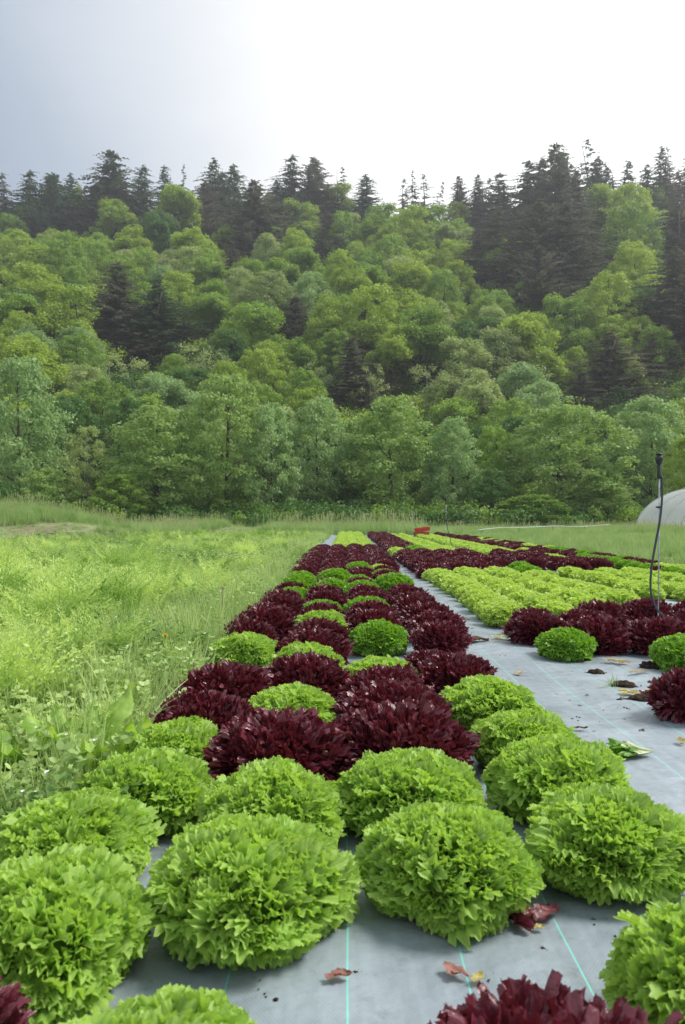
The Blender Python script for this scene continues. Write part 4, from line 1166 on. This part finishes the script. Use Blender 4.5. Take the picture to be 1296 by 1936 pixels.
tag(cst, 'small grey stand carrying the red crates between the lettuces', 'stand')

# ------------------------------------------------------------------ sprinklers
black = solid('black_plastic', (0.018, 0.020, 0.026), (0.035, 0.038, 0.048), 20, 0.35, 0.5)
hosem = solid('black_hose', (0.020, 0.024, 0.034), (0.05, 0.055, 0.075), 12, 0.38, 0.55)
rodm = solid('galvanised_rod', (0.38, 0.42, 0.46), (0.62, 0.64, 0.66), 30, 0.35, 0.6, metal=0.5)
def sprinkler(x, y, label, hose, ht=1.09, lean=0.0):
    r = bpy.data.objects.new('sprinkler', None); COL.objects.link(r); r.location = (x, y, 0.01)
    r.rotation_euler = (0, lean, 0)
    tag(r, label, 'sprinkler', 'irrigation sprinklers standing in the beds')
    mb = MB(); mb.tube([(0, 0, -0.1), (0.0, 0, 0.5), (0, 0, ht - 0.03)], 0.0042, 8); link('stake', mb.mesh('stake', [rodm]), r)
    mb = MB()
    mb.lathe([(0.0085, ht - 0.13), (0.0105, ht - 0.12), (0.0105, ht - 0.055), (0.0085, ht - 0.05)], 12, (-0.003, 0, 0))
    mb.lathe([(0.008, ht - 0.052), (0.014, ht - 0.046), (0.017, ht - 0.03), (0.0195, ht - 0.022), (0.0195, ht - 0.004), (0.015, ht - 0.001), (0.015, ht + 0.010), (0.0185, ht + 0.0085), (0.0185, ht + 0.016), (0.004, ht + 0.017)], 16, (-0.003, 0, 0))
    for k in range(6):
        a = k * 1.047; mb.box((-0.003 + 0.0195 * math.cos(a), 0.0195 * math.sin(a), ht - 0.013), (0.004, 0.004, 0.016), rz=a)
    link('nozzle', mb.mesh('nozzle', [black]), r)
    hp = [Vector(p_) for p_ in hose]
    P_ = []
    for i in range(len(hp) - 1):
        p0, p1, p2, p3 = hp[max(i - 1, 0)], hp[i], hp[i + 1], hp[min(i + 2, len(hp) - 1)]
        for k in range(8):
            t_ = k / 8; P_.append(0.5 * ((2 * p1) + (-p0 + p2) * t_ + (2 * p0 - 5 * p1 + 4 * p2 - p3) * t_ ** 2 + (-p0 + 3 * p1 - 3 * p2 + p3) * t_ ** 3))
    P_.append(hp[-1])
    mb = MB(); mb.tube(P_, 0.0068, 8); link('hose', mb.mesh('hose', [hosem]), r)
    mb = MB(); mb.tube([(-0.006, 0, ht - 0.30), (-0.006, 0, ht - 0.29)], 0.013, 10); link('clip', mb.mesh('clip', [black]), r)
    return r
def hp_(px, py, dd=0.0): 
    d = 4.45 + dd
    return ((px - VX) * d / F - 1.81, dd, H0 - (py - HY) * d / F - 0.01)
sprinkler(1.81, 4.45, 'tall black-headed sprinkler with looping hose nearest the camera',
          [hp_(1249, 900), hp_(1250, 940, -.01), hp_(1246, 985, -.02), hp_(1238, 1030, -.03), hp_(1231, 1075, -.04), hp_(1230, 1115, -.05), hp_(1238, 1145, -.06), hp_(1256, 1166, -.06), hp_(1285, 1181, -.05), hp_(1330, 1192, -.02), (0.62, 0.0, 0.02)], ht=1.05, lean=0.008)
def sp_small(px, ytop, d, label):
    x = (px - VX) * d / F; ht = H0 - (ytop - HY) * d / F
    sprinkler(x, d, label, [(-0.008, 0, ht - 0.12), (-0.01, 0, ht - 0.35), (0.03, -0.01, ht - 0.6), (0.07, -0.01, 0.35), (0.12, 0, 0.16), (0.25, 0, 0.1)], ht=ht)
sp_small(843.5, 943, 15.3, 'second sprinkler pole, standing among the red lettuces before the bluish tree')
sp_small(784, 962, 27.5, 'thin far sprinkler pole just left of the red crates')
sp_small(743, 965, 33.5, 'farthest faint sprinkler pole in the tall grass behind the path')

# ------------------------------------------------------------------ litter on the sheet
soilm = solid('dark_soil', (0.018, 0.012, 0.008), (0.06, 0.04, 0.028), 60, 0.95, 0.15, bump=0.8, bscale=150, bdist=0.004)
wilt = leafmat('wilted_leaf', (0.34, 0.24, 0.12), (0.62, 0.52, 0.30), 30, 0.2, 0.6, 0.3)
pink = leafmat('faded_pink_leaf', (0.30, 0.14, 0.11), (0.46, 0.24, 0.19), 30, 0.2, 0.6, 0.3)
maroon = leafmat('maroon_leaf', (0.10, 0.015, 0.022), (0.24, 0.06, 0.07), 40, 0.2, 0.4, 0.5)
yell = leafmat('yellowed_leaf', (0.50, 0.42, 0.14), (0.70, 0.62, 0.28), 30, 0.25, 0.6, 0.3)
brown = leafmat('brown_leaf', (0.075, 0.040, 0.025), (0.17, 0.10, 0.06), 40, 0.1, 0.7, 0.2)
def soil(px, py, r, label, h=0.5, name='soil_clod', mat=None, grassy=False):
    r *= 1.35
    x, y = P(px, py); mb = MB(); n1, m1 = 22, 9; V = []
    sd_ = px * 0.37
    for j in range(m1 + 1):
        th = (math.pi / 2) * j / m1
        for i in range(n1):
            f = 6.2832 * i / n1; rr = 1 + 0.35 * mnoise.noise(Vector((math.cos(f) * 1.4 + sd_, math.sin(f) * 1.4, 1)))
            q = 1 + 0.35 * mnoise.noise(Vector((math.cos(f) * 3 * math.sin(th) + sd_, math.sin(f) * 3 * math.sin(th), 3 * math.cos(th)))) + 0.12 * mnoise.noise(Vector((i * 1.7, j * 1.9, sd_)))
            V.append((r * rr * q * math.sin(th) * math.cos(f), r * 0.7 * rr * q * math.sin(th) * math.sin(f), r * h * q * math.cos(th) - 0.004))
    Fc = [(j * n1 + i, j * n1 + (i + 1) % n1, (j + 1) * n1 + (i + 1) % n1, (j + 1) * n1 + i) for j in range(m1) for i in range(n1)]
    mb.add(V, Fc)
    for k in range(8):
        a = rnd.uniform(0, 6.28); q = r * rnd.uniform(1.0, 1.5); s = r * rnd.uniform(0.05, 0.12)
        mb.lathe([(s * 0.5, -s * .2), (s, s * 0.3), (s * 0.5, s * 0.9)], 6, (q * math.cos(a), q * 0.7 * math.sin(a), 0))
    o_ = link(name, mb.mesh(name, [mat or soilm]), loc=(x, y, zf1(x, y)))
    tag(o_, label, 'soil clod' if mat is None else 'debris')
    if grassy:
        mb = MB()
        for k in range(26):
            a = rnd.uniform(0, 6.28); sa = rnd.uniform(0, 6.28)
            tri_strip(mb, (-r * 0.8 + rnd.uniform(-.02, .02), rnd.uniform(-.02, .02), 0), (math.cos(a) * .4 - 0.3, math.sin(a) * .4, 0.9), (math.cos(sa), math.sin(sa), 0), rnd.uniform(0.03, 0.07), 0.002, 3, 0.5)
        link('grass_tuft', mb.mesh('tuft', [M['grass']]), o_)
    return o_
soil(1127, 1275, 0.030, 'small dark soil clod with a stub on the sheet')
soil(1180, 1302, 0.036, 'dark soil clod with a sprouting grass tuft beside it', grassy=True)
soil(1216, 1330, 0.042, 'ragged dark soil clod touching the red lettuce at the side', 0.35)
soil(1100, 1252, 0.030, 'dark soil lump tucked under the curled green lettuce', 0.6)
soil(1081, 1273, 0.007, 'tiny soil crumb alone between lettuce and clods', 0.5)
soil(1172, 1330, 0.010, 'small soil crumb left of the ragged clod', 0.6)
soil(1228, 1270, 0.034, 'reddish brown root lump before the red lettuces', 0.7)
soil(1026, 1808, 0.006, 'tiny dark crumb below the maroon leaves', 0.6)
soil(672, 1861, 0.006, 'brown crumb on the teal thread of the sheet', 0.6)
soil(975, 1206, 0.016, 'dark soil crumb in the path by the lime lettuces', 0.4)
soil(985, 1198, 0.03, 'flat dark soil patch at the foot of the lime lettuces', 0.2)
soil(880, 1784, 0.013, 'dark brown rotten lump under the big frilly lettuce', 0.5)
def litter(px, py, ln, wd, mat, label, rz=0.0, n_=3, cup=0.25, name='fallen_leaf', hz=0.3):
    ln *= 0.8; wd *= 0.75
    x, y = P(px, py); g_ = np.random.default_rng(int(px * 7 + py)); V = []; Fc = []
    nu, nv = 10, 12
    for k in range(n_):
        b0 = len(V); a = g_.normal(0, 0.5) if n_ > 1 else 0; ox, oy = g_.normal(0, ln * 0.22, 2) if k else (0, 0)
        ls = ln * (1 if k == 0 else g_.uniform(0.4, 0.8)); ws = wd * (1 if k == 0 else g_.uniform(0.5, 0.9)); ph = g_.random(3) * 6.28
        for j in range(nv + 1):
            v = j / nv
            for i in range(nu + 1):
                u = -1 + 2 * i / nu
                w_ = ws * (math.sin(math.pi * min(1, v * 0.85 + 0.12)) ** 0.7) * (1 + 0.25 * math.sin(v * 17 + ph[0]))
                lx = (v - 0.5) * ls; ly = u * w_ / 2
                z = ws * cup * (u * u) * 0.7 + ws * hz * (0.3 * math.sin(u * 5 + ph[1] + v * 4) * v + 0.25 * math.sin(v * 9 + ph[2])) + 0.006 + ws * 0.12
                V.append((ox + lx * math.cos(a) - ly * math.sin(a), oy + lx * math.sin(a) + ly * math.cos(a), max(0.001, z)))
        Fc += [(b0 + j * (nu + 1) + i, b0 + j * (nu + 1) + i + 1, b0 + (j + 1) * (nu + 1) + i + 1, b0 + (j + 1) * (nu + 1) + i) for j in range(nv) for i in range(nu)]
    o_ = link(name, mesh(name, V, Fc, [mat]), loc=(x, y, zf1(x, y) + 0.001), rot=(0, 0, rz))
    return tag(o_, label, 'fallen leaf', 'wilted leaves lying on the sheet')
litter(640, 1882, 0.050, 0.022, pink, 'faded pinkish leaf beside the middle teal thread', 0.3, 2)
litter(862, 1866, 0.055, 0.024, pink, 'faded pinkish leaf behind the dark red lettuce at the bottom', 0.2, 2)
litter(905, 1880, 0.03, 0.02, yell, 'small yellow scrap beside the pinkish leaf', 0.8, 1)
litter(985, 1768, 0.075, 0.035, maroon, 'wilted maroon leaf against the big frilly lettuce', -0.6, 3, 0.4)
litter(1035, 1752, 0.080, 0.036, maroon, 'limp maroon leaf lying just right of its twin', 0.1, 3, 0.4)
litter(1020, 1776, 0.025, 0.016, yell, 'tan scrap below the two maroon leaves', 0.1, 1)
litter(846, 1790, 0.022, 0.014, pink, 'tiny pink scrap by the slanting teal thread', 0.1, 1)
litter(1288, 1412, 0.045, 0.028, yell, 'yellow shrivelled leaf at the frame edge on the sheet', 0.4, 2, 0.5)
litter(1290, 1606, 0.05, 0.026, yell, 'yellow curled scrap beside the last frilly lettuce', 1.2, 2, 0.5)
litter(898, 1218, 0.20, 0.09, brown, 'long brown wilted leaves in the path by the red lettuces', 0.1, 4, 0.2)
litter(945, 1214, 0.12, 0.05, yell, 'pale straw-coloured leaf across the path', 0.5, 3, 0.2)
litter(830, 1238, 0.14, 0.07, brown, 'brown shrivelled leaf in the gap of the row', 0.1, 3, 0.4)
litter(882, 1178, 0.06, 0.03, maroon, 'small maroon leaf on the open path', 0.2, 1)
litter(982, 1281, 0.06, 0.035, wilt, 'tan scrap in the middle of the open path', 0.3, 2)
litter(1170, 1262, 0.13, 0.05, wilt, 'cream wilted leaf before the dark red clump', -0.1, 3, 0.3)
litter(1205, 1282, 0.10, 0.035, wilt, 'thin tan leaf between cream leaf and soil clod', -0.1, 2, 0.2)
litter(1188, 1320, 0.09, 0.04, yell, 'straw-coloured leaf scrap by the ragged clod', -0.1, 3, 0.3)
litter(1228, 1322, 0.08, 0.04, yell, 'yellow leaf resting behind the ragged clod', 0.5, 2, 0.5)
litter(1100, 1392, 0.05, 0.025, brown, 'grey-brown shred beside the frilly lettuces', 0.1, 2)
litter(1140, 1306, 0.06, 0.012, yell, 'thin straw stalk left of the sprouting clod', 0.2, 1)
litter(1150, 1133, 0.20, 0.10, wilt, 'cream trimmings between the two lime beds', 0.2, 3, 0.4)
litter(1212, 1144, 0.22, 0.08, brown, 'dark brown trimmings between the lime beds', 0.0, 3, 0.3)
litter(1280, 1186, 0.2, 0.08, wilt, 'pale trimmings where the black hose meets the ground', 0.0, 2, 0.3)
litter(965, 1205, 0.09, 0.04, brown, 'brown scrap at the front of the lime lettuces', 0.0, 2, 0.3)

def crumbmesh(seed):
    r_ = random.Random(seed); mb = MB()
    for i in range(5):
        a = r_.uniform(0, 6.28); q = r_.uniform(0, 0.03); s_ = r_.choice((0.0012, 0.0018, 0.0028, 0.0045))
        mb.lathe([(s_ * 0.6, -s_ * .3), (s_ * r_.uniform(.8, 1.3), s_ * 0.15), (s_ * 0.4, s_ * 0.5)], 5, (q * math.cos(a), q * math.sin(a), 0))
    return mb.mesh('crumb', [soilm])
def shred(seed, mat):
    r_ = random.Random(seed); mb = MB()
    for i in range(3):
        a = r_.uniform(0, 6.28)
        tri_strip(mb, (r_.uniform(-.012, .012), r_.uniform(-.012, .012), 0.002), (math.cos(a), math.sin(a), 0.15), (-math.sin(a), math.cos(a), 0.3), r_.uniform(0.012, 0.03), r_.uniform(0.004, 0.010), 3, 0.3)
    return mb.mesh('shred', [mat])
cb = [crumbmesh(1), crumbmesh(2), shred(3, brown), shred(4, wilt), crumbmesh(5), shred(6, maroon)]
cpts = []
for _ in range(620):
    if rnd.random() < 0.6: y = rnd.uniform(1.2, 12); x = rnd.uniform(0.62, 1.05) if rnd.random() < 0.6 else rnd.uniform(0.66, 2.3)
    else: y = rnd.uniform(0.9, 5.0); x = rnd.uniform(-0.62, 0.66)
    if nfield(x, y, 1.6, 2.0) < -0.12: continue
    cpts.append((x, y, zf1(x, y) + 0.001, rnd.uniform(0, 6.28), rnd.uniform(0.4, 1.15), rnd.randrange(6)))
tag(scatter('debris', cb, cpts), 'scattered soil crumbs and leaf shreds on the ground sheet', 'crumbs', kind='stuff')

# cut lettuce piece: fan of pale leaf with a frilly green tip
x, y = P(1194, 1440)
R = np.random.default_rng(9)
n_ = 34
ang = R.uniform(-0.42, 0.42, n_)
D = np.stack([-np.cos(ang), np.sin(ang) * 0.8, R.uniform(-0.02, 0.22, n_)], 1); D = unit(D)
Wd = unit(np.cross(D, np.array([0, 0, 1.0])) + R.normal(0, 0.3, (n_, 3))); Wd = unit(Wd - D * np.sum(Wd * D, 1)[:, None]); Bd = np.cross(Wd, D)
Lg = R.uniform(0.07, 0.125, n_)
V, Fc = patches(np.zeros((n_, 3)) + [0.065, 0, 0.012], D, Wd, Bd, Lg, R.uniform(0.008, 0.018, n_), 10, 6, 0.5, R.uniform(1, 2.5, n_), 0.08, R.uniform(-.1, .1, n_), R.random(n_) * 6, lambda v: 0.25 + 1.0 * v)
V[:, 2] = np.maximum(V[:, 2], 0.002)
cream = leafmat('cream_leaf_base', (0.55, 0.62, 0.38), (0.72, 0.76, 0.55), 20, 0.3, 0.45, 0.4)
fx = V[Fc].mean(1)[:, 0]
o_ = link('cut_lettuce', mesh('cut_lettuce', V, Fc, [M['curly'], cream], (fx > -0.005 + 0.02 * R.standard_normal(len(fx))).astype(int)), loc=(x, y, zf1(x, y)), rot=(0, 0, 0.12))
tag(o_, 'cut lettuce wedge with cream base and green tip on the path', 'lettuce piece')

# ------------------------------------------------------------------ single plants in the weeds
def blade(mb, p0, dirv, length, wmax, droop, side=None, segs=10, wave=0.05, base=0.3, mi=0, cup=0.25):
    V = []; p = np.array(p0, float); d = np.array(dirv, float); d /= np.linalg.norm(d)
    sd_ = np.array(side if side is not None else (-dirv[1], dirv[0], 0.0), float)
    nrm = np.linalg.norm(sd_); sd_ = sd_ / nrm if nrm > 0 else np.array([1.0, 0, 0])
    for i in range(segs + 1):
        u = i / segs; wd = wmax * (base * (1 - u) ** 2 + math.sin(math.pi * (0.08 + 0.92 * u) ** 0.8) ** 0.8 * (1 - base * 0.2)) / 2 + 0.0005
        nn = np.cross(sd_, d)
        for c in (-1, -0.5, 0, 0.5, 1):
            V.append(p + sd_ * wd * c + nn * (wmax * cup * c * c * 0.5 + wave * wmax * math.sin(u * 13 + c * 2) * abs(c)))
        d = d + np.array([0, 0, -droop / segs]); d /= np.linalg.norm(d); p = p + d * length / segs
    mb.add(V, [(5 * i + k, 5 * i + k + 1, 5 * i + k + 6, 5 * i + k + 5) for i in range(segs) for k in range(4)], mi)
def plant(name, x, y, label, cat, leaves, mat, parts=None, group=None):
    r = bpy.data.objects.new(name, None); COL.objects.link(r); r.location = (x, y, float(zground(x, y)))
    tag(r, label, cat, group)
    for lf in leaves:
        mb = MB(); blade(mb, *lf[0], **lf[1]); link('leaf', mb.mesh('leaf', [mat]), r)
    return r
dk = []
for az, ln, wd, dr in ((1.2, 0.29, 0.075, 0.6), (0.2, 0.22, 0.07, 0.9), (2.6, 0.25, 0.075, 0.9), (3.6, 0.26, 0.07, 0.9), (4.9, 0.22, 0.07, 1.0), (5.7, 0.24, 0.075, 0.9), (1.9, 0.24, 0.06, 0.5)):
    dk.append((((0, 0, 0), (math.cos(az) * .45, math.sin(az) * .45, 1), ln, wd, dr), dict(wave=0.30)))
plant('broad_leaf_weed', -0.665, 2.02, 'broad-leaved weed with upright pale leaves behind the frilly lettuces', 'weed', dk, M['dock'])
plant('broad_leaf_weed', -0.86, 2.0, 'lower broad-leaved weed with yellowish rounded leaves left of the upright one', 'weed', dk[1:6], M['dock'])
plant('broad_leaf_weed', -1.02, 1.95, 'broad-leaved weed with arching leaves nearest the frame edge', 'weed', dk[2:7], M['leek'])
lk = [(((0, 0, 0), (math.cos(a) * q, math.sin(a) * q, 1), ln, 0.016, dr), dict(base=0.9, wave=0.0)) for a, q, ln, dr in ((0.5, 0.02, 0.34, 0.05), (2.8, 0.3, 0.24, 0.9), (-0.6, 0.5, 0.26, 1.2), (4.0, 0.4, 0.2, 1.0))]
plant('stray_leek', -1.36, 3.62, 'bluish leek shoot standing stiffly above the carrot tops', 'leek', lk, M['leek'])
gl = [(((0, 0, 0), (math.cos(a) * q, math.sin(a) * q, 1), ln, 0.012, dr), dict(base=0.8, wave=0.0)) for a, q, ln, dr in ((0.5, 0.55, 0.34, 0.5), (0.9, 0.8, 0.3, 0.6), (0.2, 0.5, 0.38, 0.3), (2.6, 0.6, 0.28, 0.9), (3.6, 0.9, 0.25, 1.0), (5.4, 0.6, 0.2, 1.0), (1.6, 0.3, 0.32, 0.4))]
plant('grass_clump', -0.66, 2.30, 'clump of long pale grass blades leaning over a red lettuce', 'grass clump', gl, M['grass'])
plant('grass_clump', -0.70, 4.3, 'fine grass clump before the red lettuces beside the dry stalk', 'grass clump', gl[:6], M['grass'])
def stalk(name, px, ytop, d, label, cat, head_mat, stem_mat, rh, petals=False):
    x = (px - VX) * d / F; h = H0 - (ytop - HY) * d / F
    r = bpy.data.objects.new(name, None); COL.objects.link(r); r.location = (x, d, 0); tag(r, label, cat)
    mb = MB(); mb.tube([(-0.01, 0, -0.01), (0.0, 0, h * 0.5), (0.0, 0, h)], [0.006, 0.0055, 0.005] if name == 'dry_stalk' else [0.004, 0.0035, 0.003], 6); link('stem', mb.mesh('stem', [stem_mat]), r)
    mb = MB()
    if petals:
        for k in range(40):
            a = k * 2.4; q = rh * (0.3 + 0.7 * (k / 40)); el = 0.9 - 0.6 * k / 40
            tri_strip(mb, (0, 0, h), (math.cos(a) * q, math.sin(a) * q, rh * el), (-math.sin(a), math.cos(a), 0), rh, rh * 0.28, 2, 0.2, 0, 0.3)
    else:
        mb.lathe([(rh * .3, h - rh), (rh, h), (rh * 0.8, h + rh * 0.8), (rh * 0.2, h + rh * 1.2)], 8)
        for k in range(12):
            a = k * 0.52; tri_strip(mb, (0, 0, h), (math.cos(a), math.sin(a), 0.3), (-math.sin(a), math.cos(a), 0), rh * 2, rh * 0.3, 2, 0.5)
    link('flower' if petals else 'seed_head', mb.mesh('head', [head_mat]), r)
stalk('dandelion', 313, 1203, 3.35, 'orange dandelion flower on a thin stem among the weeds', 'flower', M['orange'], M['weed'], 0.013, True)
stalk('dry_stalk', 422, 1112, 4.55, 'tall straw-coloured stalk standing at the edge of the lettuces', 'dry stalk', M['straw'], M['straw'], 0.009)
stalk('dry_stalk', 406, 1190, 4.05, 'short whitish dry stalk near the red lettuces', 'dry stalk', M['petal'], M['straw'], 0.007)

# ------------------------------------------------------------------ the air between here and the ridge
hzm, t, o = newmat('haze_air')
pv = t.nodes.new('ShaderNodeVolumePrincipled')
pv.inputs['Color'].default_value = (0.92, 0.94, 1.0, 1); pv.inputs['Density'].default_value = 0.0006; pv.inputs['Anisotropy'].default_value = 0.35
t.links.new(pv.outputs[0], o.inputs['Volume'])
mb = MB(); mb.box((0, 120, 64), (440, 460, 130.5))
hz = link('haze', mb.mesh('haze', [hzm], False)); tag(hz, 'thin pale haze between the field and the wooded ridge', 'haze', kind='stuff')
